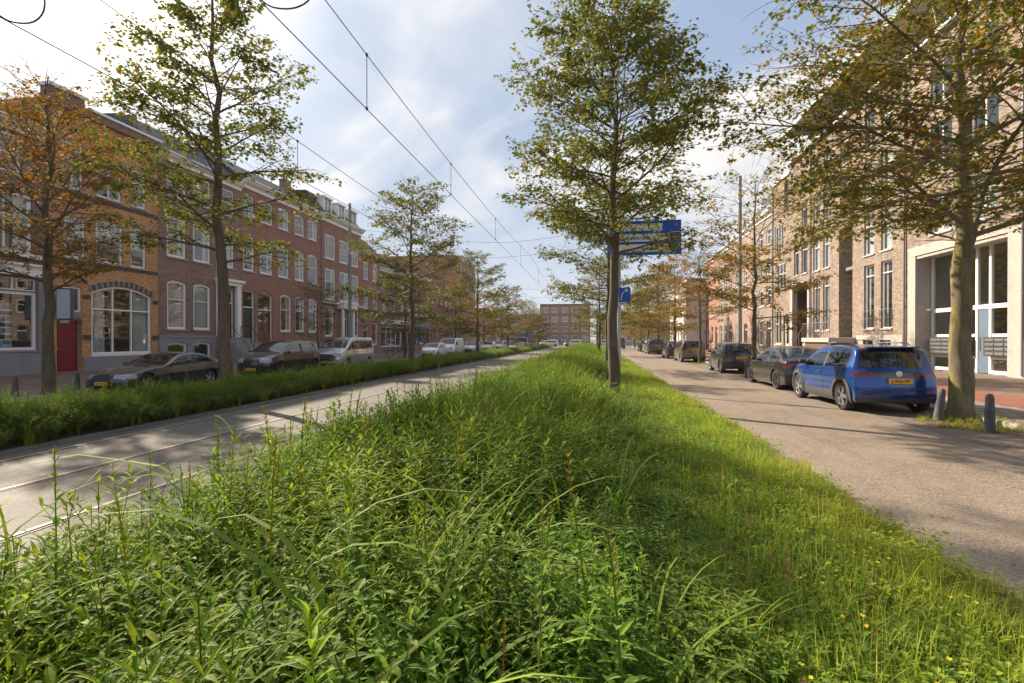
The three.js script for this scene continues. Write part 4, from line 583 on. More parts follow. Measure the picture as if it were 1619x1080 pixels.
function plainHouse(name, label, side, Z0, Z1, h, mat, o = {}) {        // further along: storeys of windows over a shop front or door
  const w = Z1 - Z0, n = o.n || Math.max(2, Math.round(w / 2.6)), st = o.storeys || 3, g0 = o.ground || 4.2, sh = (h - 0.9 - g0) / (st - 1), ops = [], R = rng(Math.round(Z0 * 7));
  for (let s = 1; s < st; s++) for (let k = 0; k < n; k++) { const c = Z0 + w * (k + 0.5) / n, q = Math.min(0.62, w / n * 0.3); ops.push(win(c - q, c + q, g0 + sh * (s - 1) + 0.85, g0 + sh * s - 0.35, { rows: [0.6], fr: 0.12, curtain: R() < 0.5 ? 1 : 0, rise: o.rise || 0, mat: o.frame || whitePaint })); }
  if (o.shop) { ops.push(win(Z0 + 0.5, Z1 - 2.0, 0.7, 3.2, { cols: Math.max(2, Math.round(w / 2)), rows: [0.75], fr: 0.12, name: 'shop_window', sill: greyStone, mat: o.shopMat || whitePaint })); ops.push(door(Z1 - 1.7, Z1 - 0.5, 0.15, 3.2, { light: 0.6, glazed: 0.7, frame: o.shopMat || whitePaint })); }
  else for (let k = 0; k < n; k++) { const c = Z0 + w * (k + 0.5) / n; if (k === (o.doorAt ?? 0)) ops.push(door(c - 0.6, c + 0.6, 0.2, 3.3, { light: 0.7, mat: o.doorMat || darkDoor, rise: o.rise || 0 })); else ops.push(win(c - 0.65, c + 0.65, 1.0, 3.5, { rows: [0.6], fr: 0.12, curtain: R() < 0.6 ? 1 : 0, rise: o.rise || 0 })); }
  const g = house({ name, label, side, Z0, Z1, h, base: side === 'left' ? 0.05 : 0.15, mat, openings: ops, floors: Array.from({ length: st - 1 }, (_, i) => g0 + sh * i), ...o.more });
  if (o.shop) part('fascia', bx(0.3, w - 0.3, 3.35, 4.0, 0.002, 0.16), o.shopMat || whitePaint, g);
  if (o.cornice !== 0) cornice(g, 0.02, w - 0.02, h - 0.45, o.corniceMat || whitePaint, 0.4, 0.42);
  part('plinth', merge(o.shop ? [bx(0.02, 0.45, -0.05, 0.6, 0.002, 0.05)] : [bx(0.02, 0.3, -0.05, 0.7, 0.002, 0.05), bx(w - 0.3, w - 0.02, -0.05, 0.7, 0.002, 0.05)]), greyStone, g);
  if (o.pitch) mansard(g, 0.02, w - 0.02, h - 0.02, o.pitch, o.pitch * 1.1, o.roof || slate); return g;
}
const HG = 'houses along the left side of the street';
plainHouse('brick_house', 'narrow brick house next to the dormer house, behind the left mast', 'left', 52.62, 57.4, 11.5, BR.red, { storeys: 3, pitch: 1.8 }).userData.group = HG;
plainHouse('shop_house', 'house with a white framed shop window and pale awning behind the parked bicycles', 'left', 57.42, 66.4, 10.2, BR.darkRed, { shop: 1, storeys: 3, pitch: 1.6 });
plainHouse('brick_house', 'red brick house with the wide grey green shop front', 'left', 66.42, 76.4, 10.8, BR.orange, { shop: 1, shopMat: tealPaint, storeys: 3, pitch: 1.5, roof: roofTile });
plainHouse('brick_house', 'brick house with an arched doorway right of the green shop', 'left', 76.42, 84, 9.6, BR.red, { rise: 0.25, storeys: 3, pitch: 1.5, roof: roofTile });
plainHouse('brick_house', 'low brick house with pale window surrounds beyond the arched doorway', 'left', 84.02, 92, 9.4, BR.darkRed, { storeys: 3, pitch: 1.4 });
plainHouse('brick_block', 'large orange red brick block standing above its neighbours on the left', 'left', 92.02, 107, 17.2, BR.orange, { storeys: 5, n: 6, cornice: 1, more: { depth: 22 } });

// ---- right side, from the camera outwards
{ // modern brick block with the concrete framed entrance, French windows and a recessed top storey
  const Zf = 45.1, dark = M(0.05, 0.05, 0.05, 0.5);
  const tall = (a, b, lo, hi, o = {}) => win(a, b, lo, hi, { rows: [0.78], fr: 0.07, mat: whitePaint, sill: paleStone, z: -0.14, ...o });
  const ops = [{ kind: 'hole', Z: [22.4, 28.8], v: [0.18, 5.95] }];
  for (const [a, b] of [[32.46, 33.57], [30.65, 31.76], [38.1, 39.1], [39.65, 40.75]]) ops.push(tall(a, b, 2.25, 6.0, { rows: [0.84], curtain: 1, label: 'tall French window with a low rail' }), tall(a, b, 6.6, 9.1, { rows: [0.68], curtain: 2 }), tall(a, b, 9.9, 12.2, { rows: [0.68], curtain: a > 33 ? 1 : 2 }), tall(a, b, 12.9, 14.9, { rows: [0.6], curtain: 1 }));
  for (const [a, b] of [[32.46, 33.57], [30.65, 31.76]]) ops.push(win(a, b, 0.95, 1.6, { rows: [], fr: 0.05, sill: null, z: -0.15 }));
  for (const [a, b] of [[26.0, 27.5], [23.3, 24.9]]) { ops.push(tall(a, b, 6.65, 8.5, { cols: 2, rows: [], curtain: 2 }), tall(a, b, 9.8, 11.8, { cols: 2, rows: [] }), tall(a, b, 12.7, 14.6, { cols: 2, rows: [] })); }
  ops.push({ kind: 'hole', Z: [34.95, 36.75], v: [1.75, 8.8] }, { kind: 'hole', Z: [41.6, 44.6], v: [0.2, 5.9] });
  ops.push(tall(41.8, 42.9, 6.7, 9.1), tall(43.4, 44.4, 6.7, 9.1), tall(41.8, 42.9, 9.9, 12.2), tall(35.2, 36.6, 9.9, 12.2), tall(35.2, 36.6, 12.9, 14.9), win(14.6, 16.4, 1.6, 4.6, { rows: [0.7], mat: dark, sill: paleStone }), win(18.4, 20.2, 1.6, 4.6, { rows: [0.7], mat: dark, sill: paleStone }), win(14.6, 16.4, 6.6, 8.6, {}), win(18.4, 20.2, 6.6, 8.6, {}));
  const g = house({ name: 'modern_brick_block', label: 'tall tan brick block with a concrete framed entrance on the right', side: 'right', Z0: 12, Z1: Zf, h: 15.9, base: 0.15, mat: BR.tan, floors: [6.3, 9.5, 12.6], depth: 12, openings: ops }), u = Z => Zf - Z;
  // entrance: concrete surround, glazing bars, mailboxes, blue door
  const e = part('entrance_surround', merge([bx(u(29.15), u(28.55), 0.0, 5.65, -0.9, 0.05), bx(u(22.75), u(22.05), 0.0, 5.65, -0.9, 0.05), bx(u(29.15), u(22.05), 5.65, 6.1, -0.9, 0.06), bx(u(28.55), u(22.75), 5.5, 5.65, -0.9, 0.0)]), paleStone, g);
  const ez = -0.7, fr = [bx(u(28.5), u(28.36), 0.02, 5.5, ez - 0.06, ez + 0.06), bx(u(25.5), u(25.38), 0.02, 5.5, ez - 0.06, ez + 0.06), bx(u(24.72), u(24.6), 0.02, 5.5, ez - 0.06, ez + 0.06), bx(u(22.95), u(22.8), 0.02, 5.5, ez - 0.06, ez + 0.06), bx(u(28.3), u(22.95), 2.8, 2.98, ez - 0.05, ez + 0.08), bx(u(28.3), u(25.55), 1.6, 1.72, ez - 0.05, ez + 0.05), bx(u(24.55), u(22.95), 1.6, 1.72, ez - 0.05, ez + 0.05), bx(u(28.3), u(25.55), 0.62, 0.74, ez - 0.05, ez + 0.05), bx(u(24.55), u(22.95), 0.62, 0.74, ez - 0.05, ez + 0.05), bx(u(28.3), u(25.55), 0.02, 0.16, ez - 0.05, ez + 0.1), bx(u(24.55), u(22.95), 0.02, 0.16, ez - 0.05, ez + 0.1)];
  const frm = part('entrance_frame', merge(fr), whitePaint, g);
  for (const [a, b, lo, hi] of [[28.36, 25.5, 2.98, 5.5], [25.38, 24.72, 2.98, 5.5], [24.6, 22.95, 2.98, 5.5], [28.36, 25.5, 1.72, 2.8], [24.6, 22.95, 1.72, 2.8], [28.3, 25.55, 0.16, 0.62], [24.55, 22.95, 0.16, 0.62]]) part('pane', bx(u(a), u(b), lo, hi, ez - 0.004, ez + 0.004), glass, frm);
  { const d = part('entrance_door', merge([bx(u(25.37), u(24.73), 0.03, 2.78, ez - 0.03, ez + 0.03)]), blueDoor, g); d.userData.label = 'pale blue entrance door between the mailboxes'; part('handle', bar([u(25.25), 1.0, ez + 0.07], [u(25.25), 1.6, ez + 0.07], 0.018), metalGrey, d); }
  for (const [a, b] of [[28.25, 25.6], [24.7, 22.95]]) { const mb = part('mailbox_panel', bx(u(a), u(b), 0.78, 1.58, ez + 0.06, ez + 0.28), dark, g); for (let r = 0; r < 4; r++) for (let c = 0; c < 3; c++) { const w = (a - b - 0.2) / 3, uu = u(a) + 0.1 + c * w; part('mail_slot', rbox(w - 0.05, 0.1, 0.03, 0.01, uu + w / 2, 0.88 + r * 0.19, ez + 0.3), metalGrey, mb); } }
  part('lobby_wall', bx(u(28.5), u(22.8), 0, 5.6, -3.4, -3.3), darkInner, g); part('camera_lamp', merge([rbox(0.12, 0.12, 0.2, 0.03, u(28.7) + 0.3, 2.95, -0.45)]), whitePaint, g);
  // recessed stair bay with door, stoop and rail
  part('recess_back', merge([bx(u(36.75), u(34.95), 1.6, 8.65, -1.35, -1.2), bx(u(36.78), u(36.75), 1.6, 8.65, -1.2, -0.321), bx(u(34.95), u(34.92), 1.6, 8.65, -1.2, -0.321)]), BR.tan, g);
  { const d = part('recess_door', merge([bx(u(36.1), u(35.2), 1.62, 4.0, -1.199, -1.13)]), M(0.22, 0.25, 0.29, 0.4), g); part('door_frame', merge([bx(u(36.2), u(36.1), 1.62, 4.9, -1.199, -1.08), bx(u(35.2), u(35.1), 1.62, 4.9, -1.199, -1.08), bx(u(36.1), u(35.2), 4.0, 4.1, -1.199, -1.08), bx(u(36.1), u(35.2), 4.8, 4.9, -1.199, -1.08)]), whitePaint, d); part('pane', bx(u(36.1), u(35.2), 4.1, 4.8, -1.17, -1.165), glass, d); }
  { const w = part('recess_window', merge([bx(u(36.6), u(36.5), 6.9, 8.6, -1.199, -1.1), bx(u(35.2), u(35.1), 6.9, 8.6, -1.199, -1.1), bx(u(36.5), u(35.2), 6.9, 7.0, -1.199, -1.1), bx(u(36.5), u(35.2), 8.5, 8.6, -1.199, -1.1), bx(u(35.9), u(35.8), 7.0, 8.5, -1.199, -1.1)]), whitePaint, g); part('pane', bx(u(36.5), u(35.2), 7.0, 8.5, -1.16, -1.155), glass, w); }
  { const s = part('stoop', bx(u(38.6), u(34.4), 1.3, 1.58, 0.05, 1.6), paleStone, g); part('stoop_base', bx(u(38.4), u(34.5), -0.05, 1.29, 0.06, 1.45), M(0.13, 0.085, 0.065, 0.9), s); for (let i = 0; i < 7; i++) part('step', bx(u(38.9) - i * 0.3, u(38.62) - i * 0.3, -0.03, 1.4 - i * 0.2, 0.1, 1.3), paleStone, s);
    const rl = []; for (let k = 0; k <= 16; k++) rl.push(bar([u(38.6) + k * 0.26, 1.58, 1.55], [u(38.6) + k * 0.26, 2.55, 1.55], 0.012, 5)); rl.push(bar([u(38.6), 2.55, 1.55], [u(34.4), 2.55, 1.55], 0.022), bar([u(38.6), 2.55, 1.4], [u(40.7), 1.1, 1.4], 0.03), bar([u(38.6), 2.55, 0.1], [u(40.7), 1.1, 0.1], 0.03), bar([u(40.7), 0, 1.4], [u(40.7), 1.1, 1.4], 0.025), bar([u(39.6), 0.7, 1.4], [u(39.6), 1.85, 1.4], 0.02)); part('railing', merge(rl), metalGrey, s); }
  for (const [a, b] of [[32.46, 33.57], [30.65, 31.76], [38.1, 39.1], [39.65, 40.75]]) part('window_rail', merge([bar([u(b) - 0.02, 3.15, 0.05], [u(a) + 0.02, 3.15, 0.05], 0.018), bar([u(b) - 0.02, 2.7, 0.05], [u(a) + 0.02, 2.7, 0.05], 0.012), bar([u(b) - 0.02, 2.2, 0.05], [u(b) - 0.02, 3.15, 0.05], 0.015), bar([u(a) + 0.02, 2.2, 0.05], [u(a) + 0.02, 3.15, 0.05], 0.015)]), metalGrey, g);
  part('plinth', slab([[u(34.4), -0.05], [u(29.6), -0.05], [u(29.6), 1.72], [u(34.4), 1.72]], [outline(u(33.57), u(32.46), 0.8, 1.45), outline(u(31.76), u(30.65), 0.8, 1.45)], 0.002, 0.06), paleStone, g); part('plinth', bx(u(22.0), u(13), -0.05, 1.45, 0.002, 0.07), paleStone, g);
  // portal further on: dark passage and white stair door
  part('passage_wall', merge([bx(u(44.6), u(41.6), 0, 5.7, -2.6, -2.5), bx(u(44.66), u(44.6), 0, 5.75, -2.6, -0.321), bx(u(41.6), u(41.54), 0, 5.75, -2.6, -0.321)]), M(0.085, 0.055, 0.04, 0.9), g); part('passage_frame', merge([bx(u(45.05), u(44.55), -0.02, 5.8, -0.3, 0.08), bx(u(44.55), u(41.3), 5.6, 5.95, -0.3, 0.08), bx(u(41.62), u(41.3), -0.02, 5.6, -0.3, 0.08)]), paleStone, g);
  { const d = part('stair_door', merge([bx(u(42.9), u(42.75), 0, 5.5, -1.2, -1.05), bx(u(41.75), u(41.63), 0, 5.5, -1.2, -1.05), bx(u(42.75), u(41.75), 2.4, 2.6, -1.2, -1.05), bx(u(42.75), u(41.75), 4.2, 4.4, -1.2, -1.05), bx(u(42.75), u(41.75), 0, 0.9, -1.2, -1.1)]), whitePaint, g); part('pane', bx(u(42.75), u(41.75), 0.9, 2.4, -1.15, -1.145), glass, d); part('pane', bx(u(42.75), u(41.75), 2.6, 4.2, -1.15, -1.145), glass, d); }
  [29.43, 22.0, 41.1].forEach(Z => pipe(g, u(Z), 0.1, 15.7, leadGrey));
  // top: white ledge, recessed glazed storey, wide eaves
  part('ledge', merge([bx(0, 33.1, 15.75, 15.95, -0.4, 0.22)]), whitePaint, g); part('gutter', bar([0, 15.72, 0.24], [33.1, 15.72, 0.24], 0.06, 8), leadGrey, g);
  const topStorey = part('top_storey', merge([bx(0.4, 32.7, 15.95, 18.2, -9, -1.9)]), M(0.28, 0.26, 0.24, 0.7), g);
  for (let k = 0; k < 11; k++) { const a = 1.2 + k * 2.9; part('top_window', merge([bx(a, a + 0.08, 16.1, 18.0, -1.899, -1.82), bx(a + 1.6, a + 1.68, 16.1, 18.0, -1.899, -1.82), bx(a + 0.08, a + 1.6, 16.1, 16.18, -1.899, -1.82), bx(a + 0.08, a + 1.6, 17.92, 18.0, -1.899, -1.82), bx(a + 0.8, a + 0.88, 16.18, 17.92, -1.899, -1.82)]), whitePaint, topStorey); part('pane', bx(a + 0.08, a + 1.6, 16.18, 17.92, -1.87, -1.865), P(0.04, 0.05, 0.06, 0.05, {}), topStorey); }
  part('eaves', merge([bx(-0.2, 33.3, 18.22, 18.45, -9.5, 0.5)]), M(0.42, 0.38, 0.33, 0.7), g);
  for (let k = 0; k < 8; k++) part('eaves_strut', bar([2 + k * 4, 16.0, -0.1], [2 + k * 4, 18.22, 0.3], 0.06), metalGrey, g);
}
{ const g = house({ name: 'corner_glass_house', label: 'narrow brick bay with a tall glazed corner, next to the modern block', side: 'right', Z0: 45.12, Z1: 49.3, h: 15.2, base: 0.15, mat: BR.tan, floors: [4, 7.2, 10.4], openings: [win(45.6, 46.6, 12.5, 15.0, { cols: 1, rows: [], mat: tealPaint, fr: 0.06 }), win(46.8, 48.8, 9.2, 11.6, { cols: 3, rows: [] }), win(46.2, 48.6, 5.9, 8.2, { cols: 3, rows: [0.6] }), door(45.5, 46.7, 0.2, 3.6, { light: 0.8, glazed: 0.6, mat: whitePaint }), win(47.2, 48.8, 1.2, 4.2, { cols: 2, rows: [0.6] })] }); pipe(g, 0.1, 0, 15); part('ledge', bx(0, 4.15, 15.1, 15.3, -0.3, 0.15), whitePaint, g); }
const RG = 'old houses along the right side of the street';
[[49.32, 56, 13.2, 'tan', 'first of the old tan brick houses with a white cornice beyond the modern block'], [56.02, 62.5, 12.9, 'old', 'second old brick house, warm brown brick with white sashes'], [62.52, 69.5, 12.7, 'tan', 'third old tan brick house behind the right mast'], [69.52, 77, 12.4, 'red', 'fourth old house, red brick, behind the golden trees']].forEach(([a, b, h, m, l]) => plainHouse('old_brick_house', l, 'right', a, b, h, BR[m], { storeys: 4, ground: 3.9, rise: 0.15, pitch: 1.2 }).userData.group = RG);
{ const g = plainHouse('white_house', 'white plastered house where the row steps towards the street', 'right', 77.02, 92, 9.5, M(0.62, 0.60, 0.57, 0.8), { storeys: 3, more: { X: 13.2 } }); }
plainHouse('far_house', 'brick house at the far end of the right row', 'right', 92.02, 104, 12, BR.red, { storeys: 4 });
// ---- beyond the crossing
function block(name, label, x0, x1, Z, h, mat, cols, rows, o = {}) {
  const w = x1 - x0, g = thing(name, label, 'building', [x0, -0.3, -Z], 0), ops = [];
  for (let r = 0; r < rows; r++) for (let c = 0; c < cols; c++) { const u = w * (c + 0.5) / cols, a = Math.min(1.25, w / cols * 0.33), v = (h - 0.8) * (r + 0.28) / rows + 0.5; ops.push({ u0: u - a, u1: u + a, v0: v, v1: v + (h / rows) * 0.52 }); }
  part('wall', slab([[0, 0], [w, 0], [w, h], [0, h]], ops.map(q => outline(q.u0, q.u1, q.v0, q.v1)), -0.3, 0), mat, g); part('side_wall', bx(0.002, 0.3, 0, h - 0.01, -14, -0.301), mat, g); part('side_wall', bx(w - 0.3, w - 0.002, 0, h - 0.01, -14, -0.301), mat, g); part('roof', bx(0.01, w - 0.01, h - 0.3, h - 0.02, -13.9, -0.302), slate, g); part('inner_wall', bx(0.3, w - 0.3, 0, h - 0.4, -3, -2.9), innerWall, g);
  ops.forEach(q => windowIn(g, { ...q, cols: 2, rows: [], fr: 0.15, bar: 0.12, sill: null })); part('parapet', bx(-0.05, w + 0.05, h, h + 0.35, -0.4, 0.12), o.trim || mat, g); return g;
}
block('far_brick_block', 'red brick apartment block closing the view beyond the crossing', -17.5, -1.0, 170, 13.2, BR.red, 5, 4, { trim: bandBrick });
block('far_grey_block', 'low grey building left of the far red brick block', -32, -17.6, 172, 10.0, M(0.38, 0.36, 0.34, 0.8), 5, 3);
block('far_pale_block', 'pale building behind the golden trees beyond the crossing', 1, 26, 172, 10, M(0.42, 0.37, 0.32, 0.8), 8, 3);
block('far_side_block', 'brick building far left beyond the crossing', -62, -33, 160, 11.5, BR.red, 9, 4);
block('far_side_block', 'brick building far right beyond the crossing', 27, 60, 165, 11, BR.orange, 9, 4);
// ---------------------------------------------------------------- vehicles
const carGlass = P(0.42, 0.46, 0.47, 0.02, { transmission: 1, thickness: 0, ior: 1.7 }), tyreMat = M(0.018, 0.018, 0.018, 0.85), plastic = M(0.035, 0.035, 0.037, 0.65), alloy = M(0.62, 0.62, 0.62, 0.3, { metalness: 0.9 }), chrome = M(0.8, 0.8, 0.8, 0.15, { metalness: 1 }), tailRed = P(0.13, 0.006, 0.008, 0.15, { clearcoat: 1 }), lampClear = P(0.32, 0.34, 0.37, 0.1, { clearcoat: 1 }), seatMat = M(0.04, 0.04, 0.043, 0.85), seam = M(0.008, 0.008, 0.009, 0.9);
const tinted = P(0.012, 0.012, 0.013, 0.03, { clearcoat: 1 });
const paint = (r, g, b, m = 0.35, rough = 0.32) => P(r, g, b, rough, { metalness: m, clearcoat: 1, clearcoatRoughness: 0.04 });
function plateMat(text, seed) {
  const c = document.createElement('canvas'); c.width = 256; c.height = 56; const x = c.getContext('2d'); x.fillStyle = '#e8a300'; x.fillRect(0, 0, 256, 56); x.fillStyle = '#1c3c9c'; x.fillRect(0, 0, 22, 56); x.fillStyle = '#14110a'; x.font = 'bold 46px sans-serif'; x.textAlign = 'center'; x.textBaseline = 'middle'; x.fillText(text, 138, 30);
  const t = new THREE.CanvasTexture(c); t.colorSpace = THREE.SRGBColorSpace; return M(1, 1, 1, 0.4, { map: t });
}
function polyAt(p, x) { if (x <= p[0][0]) return p[0][1]; for (let i = 1; i < p.length; i++) if (x <= p[i][0]) return lerp(p[i - 1][1], p[i][1], (x - p[i - 1][0]) / (p[i][0] - p[i - 1][0])); return p[p.length - 1][1]; }
// The body is one surface: a silhouette from front to rear, each station a rounded cross-section. x runs from the rear (0) to the front (L); the panels are cut out of that surface.
function makeCar(name, label, o, pos, turn, group) {
  const g = thing(name, label, o.category || 'car', pos, turn, group), L = o.L, W = o.W / 2, cut = o.cut || 0.055;
  const ctl = o.top.map(([x, y]) => V(x, y, 0)), curve = new THREE.CatmullRomCurve3(ctl, false, 'centripetal'), st = [];
  const N = ctl.length - 1; for (let i = 0; i < N; i++) { const n = Math.max(1, Math.round(ctl[i].distanceTo(ctl[i + 1]) / cut)); for (let k = 0; k < n; k++) { const p = curve.getPoint((i + k / n) / N); st.push([p.x, p.y, i + k / n]); } } st.push([ctl[N].x, ctl[N].y, N]);
  const belt = x => polyAt(o.belt, x), sill = x => o.clear + (o.lift || 0.10) * (sstep(0.65, 0.1, x) + sstep(L - 0.65, L - 0.1, x)) * 0.6;
  const half = x => { const a = clamp(x / 0.9), b = clamp((L - x) / 1.3); return W * (1 - (o.taperR ?? 0.07) * Math.pow(1 - a, 2.2)) * (1 - (o.taperF ?? 0.14) * Math.pow(1 - b, 2.4)); };
  const wide = (x, y) => { const b = belt(x), s = o.clear, t = (y - s) / (b - s), h = half(x); if (t <= 1) { const k = t < 0.12 ? lerp(0.93, 0.985, t / 0.12) : t < 0.35 ? lerp(0.985, 1, (t - 0.12) / 0.23) : t < 0.7 ? 1 : lerp(1, 0.965, (t - 0.7) / 0.3); return h * (k + (o.crease || 0) * Math.exp(-Math.pow((t - 0.72) / 0.06, 2))); } return h * 0.965 - (y - b) * (o.tumble ?? 0.33); };
  const rc0 = o.corner || 0.09, TOP = 9, ARC = 4, UPR = 5, LOW = 14, M1 = TOP + ARC + UPR + LOW + 1;
  const bow = x => (o.bowR ?? 0.16) * sstep(0.7, 0.0, x), bowF = x => (o.bowF ?? 0.30) * sstep(L - 0.9, L, x);
  const P3 = (x, y, z) => { const k = Math.pow(Math.abs(z) / W, 2.6); return V(x + bow(x) * k - bowF(x) * k, y, z); };
  const rows = st.map(([x, T]) => {
    const s = Math.min(sill(x), T - 0.02), rc = Math.min(rc0, (T - s) * 0.45), yr = T - rc, zc = wide(x, yr), b = Math.min(belt(x), yr), r = [];
    for (let i = 0; i < TOP; i++) { const f = i / TOP, z = f * (zc - rc * 0.9); r.push(P3(x, T - (o.crown ?? 0.035) * f * f, z)); }
    for (let i = 0; i < ARC; i++) { const a = i / ARC * Math.PI / 2; r.push(P3(x, yr + (rc - (o.crown ?? 0.035)) * Math.cos(a), zc - rc * 0.9 + rc * 0.9 * Math.sin(a))); }
    for (let i = 0; i < UPR; i++) { const y = lerp(yr, b, i / UPR); r.push(P3(x, y, wide(x, y))); }
    for (let i = 0; i <= LOW; i++) { const y = lerp(b, s, i / LOW); r.push(P3(x, y, wide(x, y))); }
    return r;
  });
  const pos3 = [], idAt = (i, j, sgn) => (sgn > 0 ? 0 : st.length * M1) + i * M1 + j;
  for (const sgn of [1, -1]) rows.forEach(r => r.forEach(p => pos3.push(p.x, p.y, p.z * sgn)));
  const faces = [], wheels = [o.axles[0], o.axles[1]], Ra = o.wheel + (o.gap ?? 0.055);
  for (const sgn of [1, -1]) for (let i = 0; i < st.length - 1; i++) for (let j = 0; j < M1 - 1; j++) {
    const a = idAt(i, j, sgn), b = idAt(i + 1, j, sgn), c = idAt(i + 1, j + 1, sgn), d = idAt(i, j + 1, sgn), q = sgn > 0 ? [a, b, c, a, c, d] : [a, c, b, a, d, c];
    const p0 = rows[i][j], p1 = rows[i + 1][j + 1], cx = (p0.x + p1.x) / 2, cy = (p0.y + p1.y) / 2, cz = (p0.z + p1.z) / 2, tt = (st[i][2] + st[i + 1][2]) / 2, T = (st[i][1] + st[i + 1][1]) / 2;
    if (j >= TOP && wheels.some(x => Math.hypot(cx - x, cy - o.wheel) < Ra)) continue;
    faces.push({ q, kind: o.panel({ x: cx, y: cy, z: cz, s: sgn, t: tt, T, b: belt(cx), j, row: j < TOP ? 'top' : j < TOP + ARC ? 'arc' : j < TOP + ARC + UPR ? 'upper' : 'lower', k: j < TOP ? j / TOP : j < TOP + ARC ? 0 : j < TOP + ARC + UPR ? (j - TOP - ARC + 0.5) / UPR : (j - TOP - ARC - UPR + 0.5) / LOW }) || 'body' });
  }
  const all = new THREE.BufferGeometry(); all.setAttribute('position', new THREE.Float32BufferAttribute(pos3, 3)); all.setIndex(faces.flatMap(f => f.q)); all.computeVertexNormals();
  { const nn = all.attributes.normal, n0 = st.length * M1; for (let i = 0; i < st.length; i++) { const a = i * M1, x = nn.getX(a) + nn.getX(a + n0), y = nn.getY(a) + nn.getY(a + n0), l = Math.hypot(x, y) || 1; nn.setXYZ(a, x / l, y / l, 0); nn.setXYZ(a + n0, x / l, y / l, 0); } }
  const shift = V(-L / 2, 0, 0), kinds = {}; faces.forEach(f => (kinds[f.kind] ||= []).push(...f.q));
  const sub = idx => { const map = new Map(), p = [], n = [], out = [], A = all.attributes.position, B = all.attributes.normal; for (const k of idx) { if (!map.has(k)) { map.set(k, p.length / 3); p.push(A.getX(k) + shift.x, A.getY(k), A.getZ(k)); n.push(B.getX(k), B.getY(k), B.getZ(k)); } out.push(map.get(k)); } const q = new THREE.BufferGeometry(); q.setAttribute('position', new THREE.Float32BufferAttribute(p, 3)); q.setAttribute('normal', new THREE.Float32BufferAttribute(n, 3)); q.setIndex(out); return q; };
  const names = { body: 'body', glassF: 'windscreen', glassR: 'rear_window', glassS: 'side_window', pillar: 'pillar_trim', clad: 'lower_cladding', door: 'door', bonnet: 'bonnet', gate: 'tailgate', tail: 'tail_light', head: 'headlight', grille: 'grille', dark: 'dark_trim', roof: 'roof', strip: 'light_strip' };
  const mats = { body: o.paint, glassF: carGlass, glassR: o.rearGlass || carGlass, glassS: carGlass, pillar: plastic, clad: o.clad || plastic, door: o.paint, bonnet: o.paint, gate: o.gateMat || o.paint, tail: tailRed, head: lampClear, grille: plastic, dark: plastic, roof: o.roof || o.paint, strip: P(0.03, 0.006, 0.008, 0.12, { clearcoat: 1 }) };
  const comps = idx => { const par = new Map(), key = k => { const A = all.attributes.position; return Math.round(A.getX(k) * 2000) + '_' + Math.round(A.getY(k) * 2000) + '_' + Math.round(A.getZ(k) * 2000); }, find = a => { while (par.get(a) !== a) a = par.get(a); return a; }; const ks = idx.map(key); ks.forEach(k => par.has(k) || par.set(k, k)); for (let i = 0; i < ks.length; i += 3) { const a = find(ks[i]); par.set(find(ks[i + 1]), a); par.set(find(ks[i + 2]), find(a)); } const out = {}; for (let i = 0; i < idx.length; i += 3) (out[find(ks[i])] ||= []).push(idx[i], idx[i + 1], idx[i + 2]); return Object.values(out); };
  const made = {}; for (const [k, idx] of Object.entries(kinds)) { const [base, tag] = k.split(':'); if (base === 'body' || base === 'clad') comps(idx).forEach(c => (made[k] = part(names[base], sub(c), mats[base], g))); else made[k] = part(names[base], sub(idx), mats[base], g); }
  const SX = x => x - L / 2, zAt = (x, y) => P3(x, y, wide(x, y)).z;
  // seams round the doors
  const lines = []; for (const sgn of [1, -1]) for (const x of o.seams || []) { const lo = o.clear + 0.09, hi = belt(x) + 0.0; let prev = null; for (let i = 0; i <= 10; i++) { const y = lerp(lo, hi, i / 10), z = (wide(x, y) + 0.0025) * sgn; const cur = [[SX(x) - 0.006, y, z], [SX(x) + 0.006, y, z]]; if (prev) { const G = lines.G || (lines.G = new Geo()); G.quad(prev[0], prev[1], cur[1], cur[0]); } prev = cur; } }
  if (lines.G) part('panel_gap', lines.G.build(), seam, g);
  // door handles, belt strip, arch lips
  for (const sgn of [1, -1]) { (o.handles || []).forEach((x, i) => { const y = belt(x) - 0.13, host = made['door:' + (i ? 'r' : 'f') + (sgn > 0 ? 'a' : 'b')] || g; part('handle', rbox(0.19, 0.035, 0.035, 0.012, SX(x), y, (wide(x, y) + 0.016) * sgn), o.handleMat || o.paint, host); });
    for (const ax of o.axles) { const G = new Geo(), n = 28, w = o.lip ?? 0.05; let prev = null; for (let i = 0; i <= n; i++) { const a = lerp(-0.28, Math.PI + 0.28, i / n), px = (r, dz) => { const x = ax + Math.cos(a) * r, y = Math.max(o.clear, o.wheel + Math.sin(a) * r); return [SX(x), y, (wide(x, Math.min(y, belt(x) - 0.02)) + dz) * sgn]; }; const cur = [px(Ra + w, 0.004), px(Ra + w * 0.9, 0.016), px(Ra - 0.012, 0.016), px(Ra - 0.02, -0.16)]; if (prev) for (let k = 0; k < 3; k++) G.quad(prev[k], prev[k + 1], cur[k + 1], cur[k]); prev = cur; } part('wheel_arch', G.build(), o.archMat || o.paint, g); } }
  // wheels
  const tyreG = (() => { const r = o.wheel, w = o.tyreW || 0.21, p = [[r * 0.68, -w / 2 + 0.015], [r * 0.9, -w / 2], [r * 0.975, -w / 2 + 0.02], [r, -w / 2 + 0.05], [r, w / 2 - 0.05], [r * 0.975, w / 2 - 0.02], [r * 0.9, w / 2], [r * 0.68, w / 2 - 0.015]].map(q => new THREE.Vector2(...q)); return new THREE.LatheGeometry(p, 36).rotateX(Math.PI / 2); })();
